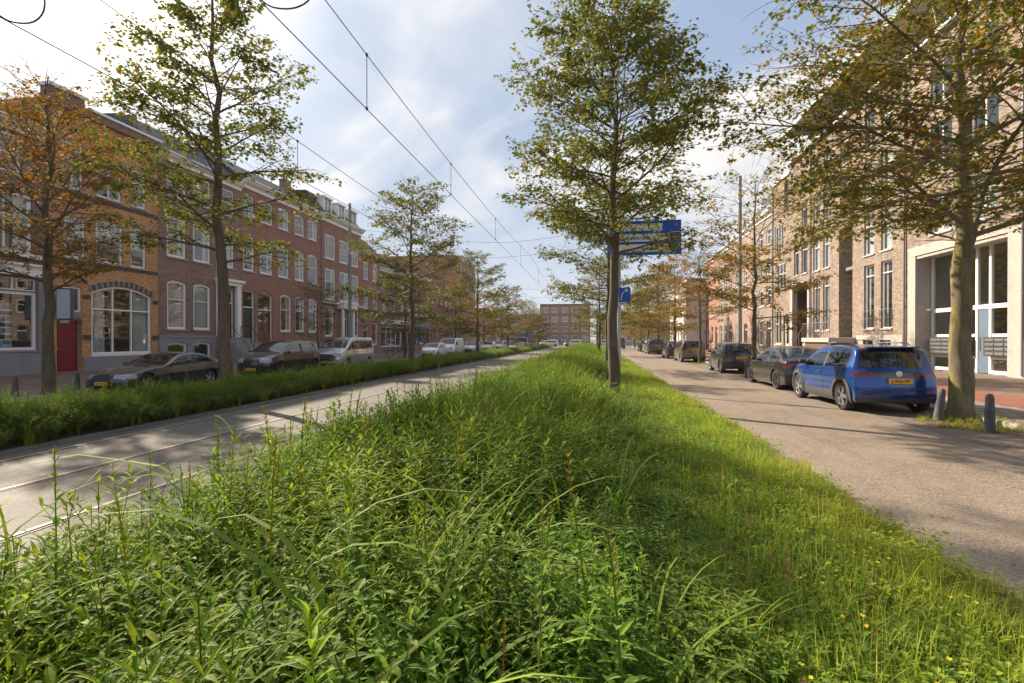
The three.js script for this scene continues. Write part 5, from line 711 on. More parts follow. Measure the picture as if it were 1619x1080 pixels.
  const rimG = (() => { const r = o.wheel, out = [], R1 = r * 0.69; const rimP = [[R1, -0.07], [R1 * 0.93, -0.06], [R1 * 0.93, 0.075], [R1, 0.085], [R1 * 1.02, 0.09], [R1 * 1.02, 0.07]].map(q => new THREE.Vector2(...q)); out.push(new THREE.LatheGeometry(rimP, 32).rotateX(Math.PI / 2)); out.push(new THREE.CylinderGeometry(R1 * 0.2, R1 * 0.24, 0.05, 16).rotateX(Math.PI / 2).translate(0, 0, 0.07));
    const n = o.spokes || 5; for (let k = 0; k < n; k++) for (const d of (o.split ?? true) ? [-0.16, 0.16] : [0]) { const s = box(R1 * 0.84, R1 * (o.spokeW || 0.12), 0.022, R1 * 0.53, 0, 0.075); s.rotateZ(d * 0.45); s.translate(0, 0, 0); s.rotateZ(k / n * 6.2832 + d * 0.55); out.push(s); } return merge(out); })();
  const discG = new THREE.CylinderGeometry(o.wheel * 0.6, o.wheel * 0.6, 0.02, 20).rotateX(Math.PI / 2);
  for (const ax of o.axles) for (const sgn of [1, -1]) { const z = (W - (o.tyreW || 0.21) / 2 - 0.02) * sgn, w = part('wheel', tyreG, tyreMat, g); w.position.set(SX(ax), o.wheel, z); if (sgn < 0) w.rotation.y = Math.PI; part('rim', rimG, o.rimMat || alloy, w); part('brake_disc', discG, plastic, w); }
  // underbody, seats, dashboard
  part('underbody', merge([box(L - 0.5, 0.16, o.W - 0.36, 0, o.clear + 0.12, 0), box(o.axles[1] - o.axles[0] - Ra * 2, 0.1, o.W - 0.16, SX((o.axles[0] + o.axles[1]) / 2), o.clear + 0.08, 0)]), plastic, g);
  const fx = o.axles[1] - 0.95, rx = fx - 0.9, sy = o.clear + 0.3; for (const sgn of [1, -1]) { const s = part('front_seat', merge([rbox(0.5, 0.16, 0.5, 0.05, SX(fx), sy, 0.37 * sgn), rbox(0.14, 0.62, 0.48, 0.05, SX(fx - 0.27), sy + 0.32, 0.37 * sgn)]), seatMat, g); part('headrest', rbox(0.1, 0.18, 0.26, 0.04, SX(fx - 0.31), sy + 0.74, 0.37 * sgn), seatMat, s); }
  if (!o.twoSeat) { const s = part('rear_seat', merge([rbox(0.46, 0.16, 1.25, 0.05, SX(rx), sy, 0), rbox(0.14, 0.56, 1.25, 0.05, SX(rx - 0.28), sy + 0.28, 0)]), seatMat, g); for (const z of [-0.4, 0.4]) part('headrest', rbox(0.1, 0.16, 0.24, 0.04, SX(rx - 0.3), sy + 0.64, z), seatMat, s); }
  part('dashboard', rbox(0.45, 0.22, o.W - 0.4, 0.06, SX(fx + 0.72), belt(fx + 0.7) - 0.14, 0), seatMat, g); part('cabin_floor', box(2.3, 0.04, o.W - 0.3, SX(fx - 0.3), o.clear + 0.2, 0), seatMat, g);
  // mirrors and plates
  for (const sgn of [1, -1]) { const mx = o.mirror, my = belt(mx) + 0.09, m = part('door_mirror', rbox(0.1, 0.12, 0.17, 0.045, SX(mx), my, (half(mx) + 0.07) * sgn), o.mirrorMat || plastic, g); part('mirror_foot', bar([SX(mx) + 0.02, my - 0.05, (half(mx) * 0.95) * sgn], [SX(mx), my - 0.02, (half(mx) + 0.06) * sgn], 0.02), plastic, m); }
  if (o.plate) { const pg = new THREE.BoxGeometry(0.52, 0.115, 0.012).rotateY(-Math.PI / 2); pg.rotateZ(-(o.plateTilt || 0)); const m = part('number_plate', pg, o.plate, g); m.position.set(SX(o.plateAt[0]), o.plateAt[1], 0); }
  if (o.plateF) { const m = part('number_plate', new THREE.BoxGeometry(0.52, 0.115, 0.012).rotateY(Math.PI / 2), o.plateF, g); m.position.set(SX(L) + 0.006, o.plateFy || 0.42, 0); }
  part('wiper', bar([SX(o.wiper?.[0] ?? L * 0.72), o.wiper?.[1] ?? belt(L * 0.7) + 0.06, -0.5], [SX(o.wiper?.[0] ?? L * 0.72) - 0.06, (o.wiper?.[1] ?? belt(L * 0.7) + 0.06) + 0.04, 0.1], 0.012), plastic, g);
  (o.more || (() => { }))(g, SX, wide, belt); return g;
}
// which piece of the surface is glass, door, lamp ... : shared by all, with each car's own lines
function panels(c) {
  return p => {
    const [wF, wT, rT, rB] = c.t, side = p.row === 'upper' || p.row === 'lower', S = p.s > 0 ? 'a' : 'b';
    if (p.row === 'top' && p.k < 0.93) { if (p.t > wF + 0.05 && p.t < wT) return 'glassF'; if (p.t > rT && p.t < rB - 0.05) return 'glassR'; }
    if (p.row === 'upper' && p.T - p.b > 0.2 && p.k > 0.1 && p.k < 0.95 && p.x < c.side[1] && p.x > c.side[0]) return c.pillars.some(([a, b]) => p.x > a && p.x < b) ? 'pillar' : 'glassS:' + S + c.pillars.filter(([a]) => p.x > a).length;
    const ex = c.extra && c.extra(p, S); if (ex) return ex;
    if (c.clad && p.row === 'lower' && (p.y < c.clad)) return 'clad';
    if (side && c.doors) for (const [n, a, b] of c.doors) if (p.x > a && p.x < b && p.y > c.sillY) return 'door:' + n + S;
    if (p.t < wF && (p.row === 'top' || p.row === 'arc') && p.t > c.hood) return 'bonnet';
    if ((p.row === 'top' || p.row === 'arc') && p.t > wT && p.t < rT) return 'roof';
    return null;
  };
}
const blueP = paint(0.006, 0.062, 0.28, 0.5, 0.25), blackP = paint(0.012, 0.013, 0.016, 0.1, 0.3), greyP = paint(0.045, 0.048, 0.052, 0.5, 0.3), brownP = paint(0.16, 0.125, 0.10, 0.6, 0.32), whiteP = paint(0.72, 0.73, 0.74, 0, 0.3), silverP = paint(0.50, 0.51, 0.53, 0.75, 0.3), navyP = paint(0.03, 0.034, 0.05, 0.4, 0.28), darkGreyP = paint(0.09, 0.093, 0.10, 0.5, 0.3);
const crossCladding = M(0.055, 0.055, 0.06, 0.6), darkRim = M(0.10, 0.10, 0.105, 0.35, { metalness: 0.8 });
// rear is x = 0, front x = L; the silhouette runs from the front bumper over the roof to the rear bumper
const AWAY = Math.PI / 2, TOWARDS = -Math.PI / 2;
const font = await new FontLoader().loadAsync('fonts/droid/droid_sans_bold.typeface.json');
{ // blue crossover
  const c = { t: [5, 8, 11, 13], side: [0.55, 3.25], pillars: [[0.62, 0.70], [1.62, 1.70], [2.62, 2.66]].slice(1, 2), clad: 0.40, sillY: 0.42, hood: 2.6, doors: [['f', 1.66, 2.78], ['r', 0.86, 1.66]],
    extra: (p, S) => { if (p.t > 13.0 && p.t < 14.8 && p.y > 0.81 && p.y < 0.955 && p.x < 0.34) return p.z > 0.45 && (p.y < 0.93) ? 'tail:' + S : (p.row === 'top' && p.y > 0.83 && p.y < 0.93 ? 'strip' : null); if (p.t > 13 && p.y > 0.62 && p.y < 0.80 && p.z < 0.62 && p.row === 'top') return 'gate'; if (p.t > 15.2 && p.y < 0.36) return 'clad'; if (p.t > 10.72 && p.t <= 11 && p.row === 'top') return 'dark'; if (p.t > 11 && p.t < 13 && (p.row === 'arc' || p.row === 'top')) return p.row === 'top' ? 'dark' : null; if (p.t < 2 && p.y > 0.62 && p.y < 0.8 && p.z > 0.45) return 'head:' + S; if (p.t < 2.2 && p.z < 0.6 && p.y > 0.3 && p.y < 0.72) return 'grille'; return null; } };
  makeCar('parked_car', 'metallic blue crossover with orange plate, nearest car parked on the right', { L: 4.11, W: 1.76, clear: 0.19, cut: 0.04, crease: 0.012, tumble: 0.36, corner: 0.10, wheel: 0.335, tyreW: 0.215, gap: 0.05, lip: 0.075, archMat: crossCladding, clad: crossCladding, axles: [0.74, 3.29], paint: blueP, gateMat: blueP, roof: blueP, rearGlass: tinted, spokes: 5, spokeW: 0.13,
    top: [[4.06, 0.30], [4.10, 0.52], [4.05, 0.80], [3.75, 0.94], [3.3, 1.0], [2.98, 1.05], [2.62, 1.28], [2.36, 1.42], [2.12, 1.49], [1.5, 1.525], [0.75, 1.50], [0.36, 1.44], [0.24, 1.26], [0.13, 1.03], [0.06, 0.90], [0.02, 0.62], [0.03, 0.42], [0.1, 0.27]], belt: [[0, 0.99], [0.6, 1.02], [1.6, 0.985], [2.9, 0.95], [3.4, 0.93], [4.11, 0.75]], panel: panels(c), seams: [0.86, 1.66, 2.78], handles: [1.86, 1.02], mirror: 2.72, plate: plateMat('J-956-FP'), plateAt: [0.025, 0.735], bowR: 0.2,
    more: (g, SX) => { for (const s of [1, -1]) part('roof_rail', tube([[SX(2.2), 1.47, 0.555 * s], [SX(2.05), 1.535, 0.56 * s], [SX(1.4), 1.565, 0.565 * s], [SX(0.8), 1.545, 0.565 * s], [SX(0.6), 1.47, 0.56 * s]], 0.018, 24, 8), metalGrey, g);
      part('aerial', bar([SX(0.75), 1.5, 0], [SX(0.6), 1.62, 0], 0.008), plastic, g); const e = part('badge', new THREE.CylinderGeometry(0.058, 0.058, 0.016, 24).rotateZ(Math.PI / 2), chrome, g); e.position.set(SX(0.045), 0.888, 0); part('badge_ring', new THREE.TorusGeometry(0.058, 0.008, 8, 24).rotateY(Math.PI / 2), chrome, e);
      const tg = new TextGeometry('T-CROSS', { font, size: 0.042, depth: 0.006, curveSegments: 2 }); tg.computeBoundingBox(); tg.translate(-tg.boundingBox.max.x / 2, 0, 0); tg.scale(1.55, 1, 1); tg.rotateY(-Math.PI / 2); const tm = part('model_lettering', tg, chrome, g); tm.position.set(SX(0.012), 0.605, 0);
      for (const s of [1, -1]) part('rear_reflector', rbox(0.02, 0.045, 0.2, 0.008, SX(0.085), 0.44, 0.64 * s), tailRed, g); part('bumper_strip', rbox(0.03, 0.02, 1.2, 0.008, SX(0.02), 0.555, 0), crossCladding, g); part('rear_wiper', bar([SX(0.14), 1.06, 0], [SX(0.17), 1.12, -0.3], 0.01), plastic, g); part('rear_spoiler', rbox(0.2, 0.035, 1.02, 0.015, SX(0.34), 1.465, 0), blueP, g); } }, [6.56, 0, -14.3], AWAY);
}
const sedanTop = (h) => [[4.46, 0.28], [4.5, 0.48], [4.44, 0.66], [3.95, 0.80], [3.45, 0.90], [3.1, 0.95], [2.72, 1.16], [2.45, 1.30], [2.2, 1.38], [1.7, 1.42], [1.15, 1.36], [0.85, 1.26], [0.5, 1.08], [0.34, 1.03], [0.08, 0.98], [0.03, 0.72], [0.02, 0.45], [0.08, 0.27]];
{ // black saloon
  const c = { t: [5, 8, 10, 12], side: [0.75, 3.05], pillars: [[1.62, 1.72]], sillY: 0.33, hood: 2.8, doors: [['f', 1.68, 2.85], ['r', 0.82, 1.68]], extra: (p, S) => { if (p.t > 13.6 && p.t < 15.2 && p.y > 0.74 && p.y < 0.9 && p.z > 0.28 && p.x < 0.45) return 'tail:' + S; if (p.t < 2.2 && p.y > 0.52 && p.y < 0.66 && p.z > 0.4) return 'head:' + S; return null; } };
  makeCar('parked_car', 'black saloon parked in front of the blue crossover', { L: 4.5, W: 1.75, clear: 0.15, wheel: 0.315, axles: [0.9, 3.6], paint: blackP, top: sedanTop(), belt: [[0, 0.86], [0.8, 0.93], [1.7, 0.90], [3.1, 0.86], [4.5, 0.62]], panel: panels(c), seams: [0.82, 1.68, 2.85], handles: [1.88, 1.0], mirror: 2.86, mirrorMat: blackP, plate: plateMat('48-ZR-KT'), plateAt: [0.03, 0.56], rimMat: darkRim, archMat: blackP, tumble: 0.42, lip: 0.03 }, [6.75, 0, -19.3], AWAY);
}
function hatch(name, label, P0, pos, turn, o = {}) { // small hatchbacks and estates, scaled from one outline
  const k = o.L / 3.9, hk = o.H / 1.5, X = x => x * k, Y = y => y * hk;
  const c = { t: [5, 8, 11, 13], side: [X(o.sideR ?? 0.42), X(3.0)], pillars: [[X(1.58), X(1.66)]], sillY: 0.34, hood: 2.7, clad: o.clad || 0, doors: [['f', X(1.62), X(2.75)], ['r', X(0.75), X(1.62)]], extra: (p, S) => { if (p.t > 12.6 && p.t < 15 && p.y > Y(0.78) && p.y < Y(1.02) && p.z > 0.5 && p.x < 0.4) return 'tail:' + S; if (p.t < 2.3 && p.y > Y(0.62) && p.y < Y(0.8) && p.z > 0.42) return 'head:' + S; if (p.t < 2 && p.z < 0.5 && p.y < Y(0.52) && p.y > 0.28) return 'grille'; if (p.t > 15.3 && p.y < 0.34) return 'clad'; return null; } };
  return makeCar(name, label, { L: o.L, W: o.W || 1.7, clear: 0.17, wheel: o.wheel || 0.305, axles: [X(0.66), X(3.18)], paint: P0, cut: 0.08, roof: o.roof, category: o.category,
    top: [[3.85, 0.28], [3.9, 0.5], [3.84, 0.74], [3.5, 0.88], [3.2, 0.96], [2.95, 1.02], [2.55, 1.26], [2.25, 1.42], [2.0, 1.475], [1.4, 1.5], [0.6, 1.47], [0.25, 1.40], [0.16, 1.2], [0.08, 1.0], [0.04, 0.88], [0.0, 0.62], [0.02, 0.42], [0.1, 0.27]].map(([x, y]) => [X(x), y < 0.4 ? y : Y(y)]), belt: [[0, Y(0.97)], [X(0.6), Y(0.98)], [X(2.9), Y(0.93)], [X(3.3), Y(0.88)], [X(3.9), Y(0.7)]], panel: panels(c), seams: [X(0.75), X(1.62), X(2.75)], handles: [X(1.82), X(0.95)], mirror: X(2.72), mirrorMat: P0, plate: o.plate && plateMat(o.plate), plateAt: [0.0, Y(o.plateY || 0.82)], plateF: o.plateF && plateMat(o.plateF), rimMat: o.rim || alloy, archMat: o.arch || P0, lip: 0.035, more: o.more }, pos, turn);
}
hatch('parked_car', 'dark grey small hatchback parked between the thin trees', greyP, [6.9, 0, -27.3], AWAY, { L: 3.45, H: 1.5, W: 1.66, plate: '7-TKB-42', plateY: 0.76 });
hatch('parked_car', 'brown people carrier behind the second thin tree on the right', brownP, [7.0, 0, -39.6], AWAY, { L: 4.2, H: 1.62, plate: '31-PVL-8' });
hatch('parked_car', 'black hatchback with bright side windows, fifth along the right kerb', blackP, [6.95, 0, -46.2], AWAY, { L: 4.1, H: 1.48, plate: '12-XKD-5' });
hatch('parked_car', 'dark grey people carrier, sixth along the right kerb', darkGreyP, [6.7, 0, -58.6], AWAY, { L: 4.4, H: 1.72, W: 1.8, plate: '64-GRZ-1' });
hatch('parked_car', 'farthest dark car parked along the right kerb', blackP, [6.8, 0, -70], AWAY, { L: 4.2, H: 1.5 });
hatch('parked_car', 'light estate car, seventh along the right kerb', silverP, [6.9, 0, -64.6], AWAY, { L: 4.4, H: 1.5 });
// left side: cars parked facing the camera
{ // dark coupe
  const c = { t: [5, 8, 10, 12], side: [0.7, 2.95], pillars: [[1.60, 1.68]], sillY: 0.3, hood: 2.8, doors: [['f', 1.64, 2.8], ['r', 0.85, 1.64]], extra: (p, S) => { if (p.t < 2.6 && p.y > 0.55 && p.y < 0.68 && p.z > 0.38) return 'head:' + S; if (p.t < 2.2 && p.z < 0.42 && p.y > 0.4 && p.y < 0.62) return 'grille'; if (p.t > 13.6 && p.y > 0.72 && p.y < 0.9 && p.z > 0.4) return 'tail:' + S; return null; } };
  makeCar('parked_car', 'dark blue grey coupe with sweeping roof, nearest car on the left', { L: 4.64, W: 1.84, clear: 0.15, wheel: 0.34, axles: [0.95, 3.78], paint: navyP, top: [[4.6, 0.28], [4.64, 0.46], [4.56, 0.66], [4.05, 0.80], [3.5, 0.90], [3.05, 0.95], [2.65, 1.15], [2.35, 1.28], [2.1, 1.345], [1.65, 1.37], [1.2, 1.33], [0.85, 1.24], [0.45, 1.08], [0.3, 1.04], [0.1, 1.0], [0.04, 0.75], [0.02, 0.45], [0.1, 0.27]], belt: [[0, 0.88], [0.8, 0.95], [1.7, 0.92], [3.1, 0.87], [4.64, 0.6]], panel: panels(c), seams: [0.85, 1.64, 2.8], handles: [1.85, 1.02], mirror: 2.78, mirrorMat: navyP, plateF: plateMat('K-418-TD'), plateFy: 0.40, rimMat: alloy, archMat: navyP, tumble: 0.42, lip: 0.03, more: (g, SX, wide, belt) => { for (const s of [1, -1]) part('window_chrome', tube([[SX(2.92), 0.93, wide(2.92, 0.93) * s], [SX(2.3), 1.22, (wide(2.3, 1.22) + 0.006) * s], [SX(1.75), 1.285, (wide(1.75, 1.285) + 0.006) * s], [SX(1.2), 1.235, (wide(1.2, 1.235) + 0.006) * s], [SX(0.72), 1.02, (wide(0.72, 1.02) + 0.006) * s]], 0.011, 40, 5), chrome, g); } }, [-15.75, -0.2, -16.6], TOWARDS);
}
hatch('parked_car', 'large black off-roader parked behind the verge tree on the left', blackP, [-15.9, -0.2, -24.2], TOWARDS, { L: 4.75, H: 1.80, W: 1.95, wheel: 0.385, plateF: 'XJ-370-V', rim: darkRim });
{ // silver van
  const c = { t: [5, 7, 10, 12], side: [0.35, 4.15], pillars: [[1.35, 1.46], [2.72, 2.86]], sillY: 0.42, hood: 2.6, doors: [['f', 2.8, 4.0], ['r', 1.4, 2.8]], extra: (p, S) => { if (p.t < 2.4 && p.y > 0.78 && p.y < 1.0 && p.z > 0.5) return 'head:' + S; if (p.t < 2.3 && p.z < 0.62 && p.y > 0.55 && p.y < 0.95) return 'grille'; if (p.y < 0.36) return 'clad'; return null; } };
  makeCar('parked_van', 'silver passenger van with three side windows parked on the left', { category: 'van', L: 4.97, W: 1.98, clear: 0.22, wheel: 0.335, axles: [1.0, 3.95], paint: silverP, cut: 0.07, tumble: 0.16, corner: 0.12, taperR: 0.03, top: [[4.9, 0.32], [4.97, 0.6], [4.9, 0.95], [4.6, 1.12], [4.35, 1.22], [4.1, 1.30], [3.6, 1.68], [3.2, 1.9], [2.7, 1.97], [1.2, 1.98], [0.12, 1.92], [0.06, 1.6], [0.03, 1.2], [0.02, 0.9], [0.0, 0.6], [0.05, 0.32]], belt: [[0, 1.22], [3.8, 1.2], [4.3, 1.12], [4.97, 0.85]], panel: panels({ ...c, t: [5, 7, 10, 11.4] }), seams: [1.4, 2.8, 4.0], handles: [2.98, 2.62], mirror: 3.95, plateF: plateMat('R-692-ZB'), plateFy: 0.48, archMat: silverP, lip: 0.04, rimMat: alloy }, [-15.85, -0.2, -31.0], TOWARDS);
}
hatch('parked_car', 'white hatchback parked beyond the verge tree on the left', whiteP, [-15.8, -0.2, -49.5], TOWARDS, { L: 4.0, H: 1.5, plateF: '19-LHS-6' });
{ const c = { t: [5, 7, 10, 12], side: [2.9, 4.15], pillars: [], sillY: 0.42, hood: 2.6, doors: [['f', 2.8, 4.0]], extra: (p, S) => { if (p.t < 2.4 && p.y > 0.78 && p.y < 1.0 && p.z > 0.5) return 'head:' + S; if (p.y < 0.36) return 'clad'; return null; } };
  makeCar('parked_van', 'white delivery van parked behind the white hatchback on the left', { category: 'van', L: 4.9, W: 1.95, clear: 0.22, wheel: 0.33, axles: [1.0, 3.9], paint: whiteP, cut: 0.1, tumble: 0.14, corner: 0.12, taperR: 0.03, top: [[4.83, 0.32], [4.9, 0.6], [4.85, 0.95], [4.6, 1.12], [4.35, 1.22], [4.1, 1.30], [3.6, 1.68], [3.2, 1.9], [2.7, 1.97], [1.2, 1.98], [0.12, 1.92], [0.06, 1.6], [0.03, 1.2], [0.02, 0.9], [0.0, 0.6], [0.05, 0.32]], belt: [[0, 1.22], [3.8, 1.2], [4.3, 1.12], [4.9, 0.85]], panel: panels({ ...c, t: [5, 7, 10, 10.2] }), seams: [2.8, 4.0], handles: [2.98], mirror: 3.9, archMat: whiteP, twoSeat: 1 }, [-15.9, -0.2, -56.2], TOWARDS); }
hatch('parked_car', 'pale silver car with bright windscreen beyond the white van', silverP, [-15.8, -0.2, -66], TOWARDS, { L: 4.2, H: 1.48 });
hatch('parked_car', 'white car half hidden by the third verge tree', whiteP, [-15.8, -0.2, -77], TOWARDS, { L: 4.2, H: 1.48 });
hatch('parked_car', 'last white car on the left before the blue lorry', whiteP, [-15.8, -0.2, -86], TOWARDS, { L: 4.3, H: 1.5 });
hatch('crossing_car', 'white estate car driving across the far crossing, left of two', whiteP, [-9.6, -0.01, -112], Math.PI, { L: 4.4, H: 1.5 });
hatch('crossing_car', 'white hatchback driving across the far crossing, right of two', whiteP, [-4.4, -0.01, -112.5], Math.PI, { L: 4.1, H: 1.5 });
hatch('crossing_car', 'pale car on the crossing behind the median tree', silverP, [2.2, -0.01, -113], Math.PI, { L: 4.2, H: 1.48 });
hatch('moving_van', 'grey van driving away on the right road', darkGreyP, [4.3, 0, -88], AWAY, { L: 4.6, H: 1.95, W: 1.85, category: 'van' });
{ // blue lorry
  const g = thing('blue_lorry', 'blue box lorry standing at the far left end of the street', 'lorry', [-13.2, -0.2, -98], TOWARDS), bp = M(0.02, 0.12, 0.50, 0.4);
  part('cargo_box', rbox(4.8, 2.1, 2.3, 0.04, -0.9, 2.0, 0), bp, g); part('cab', rbox(1.7, 1.75, 2.1, 0.15, 2.5, 1.35, 0), whiteP, g); part('windscreen', rbox(0.05, 0.75, 1.8, 0.02, 3.34, 1.75, 0), P(0.02, 0.025, 0.03, 0.05), g); part('chassis', box(6.4, 0.25, 0.9, 0, 0.7, 0), plastic, g); for (const s of [1, -1]) part('headlight', rbox(0.05, 0.16, 0.3, 0.02, 3.35, 0.85, 0.75 * s), lampClear, g);
  for (const x of [-2.2, 2.4]) for (const s of [1, -1]) part('wheel', new THREE.CylinderGeometry(0.42, 0.42, 0.25, 20).rotateX(Math.PI / 2).translate(x, 0.42, 0.95 * s), tyreMat, g);
}
// ---------------------------------------------------------------- masts, wires, signs, bollards, bicycles, people
const mastMat = speckle([[0.20, 0.225, 0.19], [0.26, 0.28, 0.24]], 40, 1.2, 91, { res: 256, rough: 0.6 }), wireMat = M(0.075, 0.07, 0.066, 0.6), galv = M(0.42, 0.43, 0.44, 0.45, { metalness: 0.6 });
function mast(label, x, y, Z, h, r) { const g = thing('catenary_mast', label, 'mast', [x, y, -Z]); part('pole', new THREE.LatheGeometry([[r * 1.35, 0], [r * 1.35, 0.25], [r, 0.4], [r * 0.72, h], [0.001, h + 0.02]].map(p => new THREE.Vector2(...p)), 14), mastMat, g); part('collar', cyl(r * 0.95, r * 0.95, 0.18, 12, 0, h * 0.68, 0), galv, g); part('collar', cyl(r * 0.85, r * 0.85, 0.16, 12, 0, h * 0.86, 0), galv, g); return g; }
mast('grey green tram wire mast on the right behind the thin trees', 8.5, 0.1, 31.8, 11.1, 0.13);
mast('grey green tram wire mast on the left in front of the dormer house', -17.3, -0.1, 34.6, 11.5, 0.14);
mast('far tram wire mast on the left near the brick block', -17.3, -0.1, 92, 10.5, 0.13);
mast('far tram wire mast on the right kerb', 8.4, 0.1, 70, 10.5, 0.13);
mast('far tram wire mast on the left pavement, middle one', -17.3, -0.1, 66, 10.5, 0.13);
mast('tram wire mast at the end of the right row', 8.4, 0.1, 100, 10.5, 0.13);
// overhead line: each contact and carrying wire, each dropper and span wire a thing of its own
const spans = [1, 33, 66, 99, 128], tracks = [['left track', -7.1, 5.55], ['right track', -4.02, 5.78]];
const carryY = (base, Z) => { for (let i = 0; i < spans.length - 1; i++) if (Z >= spans[i] - 1e-6 && Z <= spans[i + 1]) { const t = (Z - spans[i]) / (spans[i + 1] - spans[i]); return base + 1.28 - 0.42 * 4 * t * (1 - t); } return base + 1.1; };
tracks.forEach(([n, x, y], k) => {
  const pts = [], cp = []; for (let Z = -6; Z <= 126; Z += 4) { pts.push([x, y, -Z]); cp.push([x, carryY(y, Math.max(Z, 1)), -Z]); }
  single('contact_wire', 'lower tram contact wire over the ' + n, 'wire', tube(pts, 0.008, 60, 5), wireMat, 'tram overhead wires'); single('carrying_wire', 'upper carrying wire over the ' + n, 'wire', tube(cp, 0.008, 70, 5), wireMat, 'tram overhead wires');
  const zs = k ? [8.7, 14.2, 21, 28.5, 38, 46, 54, 62, 72, 82, 92] : [4.5, 11.5, 17.8, 25, 38, 46, 54, 62, 72, 82, 92];
  zs.forEach((Z, i) => single('wire_dropper', (i ? 'thin vertical dropper number ' + ['one', 'two', 'three', 'four', 'five', 'six', 'seven', 'eight', 'nine', 'ten', 'eleven'][i] : 'nearest thin vertical dropper') + ' from the camera between the wires of the ' + n, 'wire', merge([bar([x, y, -Z], [x, carryY(y, Z), -Z], 0.0075, 5), box(0.03, 0.05, 0.05, x, y + 0.01, -Z), box(0.03, 0.05, 0.05, x, carryY(y, Z), -Z)]), wireMat, 'droppers of the overhead line'));
});
[[33, 8.5, -17.3, 31.8, 34.6], [66, 8.4, -17.3, 70, 66], [96, 8.4, -17.3, 100, 92]].forEach(([Z, xr, xl, Zr, Zl], i) => {
  single('span_wire', ['nearest', 'second', 'farthest'][i] + ' cross wire hung between the masts over the tracks', 'wire', tube([[xl, 8.4, -Zl], [-7.1, 7.0, -Z], [-4.02, 7.1, -Z], [xr, 8.4, -Zr]], 0.009, 40, 5), wireMat, 'cross wires of the overhead line'); single('span_wire', ['nearest', 'second', 'farthest'][i] + ' upper cross wire between the masts', 'wire', tube([[xl, 9.6, -Zl], [-7.1, 8.0, -Z], [-4.02, 8.05, -Z], [xr, 9.6, -Zr]], 0.009, 40, 5), wireMat, 'cross wires of the overhead line'); });

// pull-off arms at the span just over the camera
single('pull_off_arm', 'curved pull-off arm on the left contact wire at the top left corner', 'wire arm', tube([[-7.1, 5.57, -5.15], [-6.98, 5.5, -5.2], [-6.72, 5.5, -5.25], [-6.6, 5.62, -5.27], [-6.58, 5.9, -5.27], [-6.56, 7.5, -5.27]], 0.010, 40, 6), wireMat);
single('pull_off_arm', 'curved pull-off arm on the right contact wire at the top edge', 'wire arm', tube([[-4.02, 5.8, -5.7], [-3.9, 5.72, -5.75], [-3.6, 5.71, -5.8], [-3.4, 5.85, -5.82], [-3.3, 7.4, -5.82]], 0.010, 40, 6), wireMat);

// blue direction sign
function signCanvas(w, h, draw) { const c = document.createElement('canvas'); c.width = w; c.height = h; draw(c.getContext('2d'), w, h); const t = new THREE.CanvasTexture(c); t.colorSpace = THREE.SRGBColorSpace; return M(1, 1, 1, 0.45, { map: t }); }
{ const g = thing('direction_sign', 'large blue direction sign with white place names and an arrow, behind the median tree', 'sign', [0.80, 0.05, -16.4]);
  part('post', cyl(0.057, 0.057, 5.45, 14, 0.0, 0, 0), galv, g);
  const face = signCanvas(1024, 512, (x, w, h) => { x.fillStyle = '#1259cf'; x.fillRect(0, 0, w, h); x.fillStyle = '#eef0f2'; x.font = 'bold 84px sans-serif'; x.textBaseline = 'middle';
    for (const [y, t, sub] of [[34, '', 0], [196, 'Centrum', 1], [352, ' ', 2]]) { x.fillStyle = '#eceff2'; if (!sub) { x.fillRect(120, y + 10, 640, 104); } else x.fillRect(20, y, 846, 118); x.fillStyle = '#0b3f9e'; if (sub === 1) x.fillText(t, 235, y + 62); }
    x.fillStyle = '#eef0f2'; x.fillRect(880, 172, 144, 10); x.beginPath(); x.moveTo(905, 244); x.lineTo(955, 244); x.lineTo(955, 214); x.lineTo(1000, 256); x.lineTo(955, 298); x.lineTo(955, 268); x.lineTo(905, 268); x.closePath(); x.fill(); });
  const pn = part('sign_panel', rbox(2.16, 1.06, 0.03, 0.012, 0.78, 4.73, 0.09), M(0.012, 0.10, 0.55, 0.45), g); part('sign_face', new THREE.PlaneGeometry(2.14, 1.04).translate(0.78, 4.73, 0.108), face, pn); part('clamp', merge([box(0.16, 0.05, 0.12, 0, 4.45, 0.02)]), galv, pn); part('clamp', merge([box(0.16, 0.05, 0.12, 0, 5.0, 0.02)]), galv, pn);
  const small = part('small_sign', rbox(0.36, 0.46, 0.02, 0.01, 0.17, 2.98, 0.07), M(0.012, 0.09, 0.5, 0.45), g); small.userData.label = 'small blue sign with a white bent arrow below the large panel';
  part('arrow', tube([[0.06, 2.8, 0.086], [0.08, 2.95, 0.086], [0.13, 3.06, 0.086], [0.22, 3.12, 0.086]], 0.012, 16, 5), whitePaint, small); part('arrow_head', new THREE.ExtrudeGeometry(new THREE.Shape([[0, 0.06], [0.09, 0], [0, -0.06]].map(p => new THREE.Vector2(...p))), { depth: 0.008, bevelEnabled: false }).rotateZ(0.45).translate(0.2, 3.11, 0.082), whitePaint, small); }
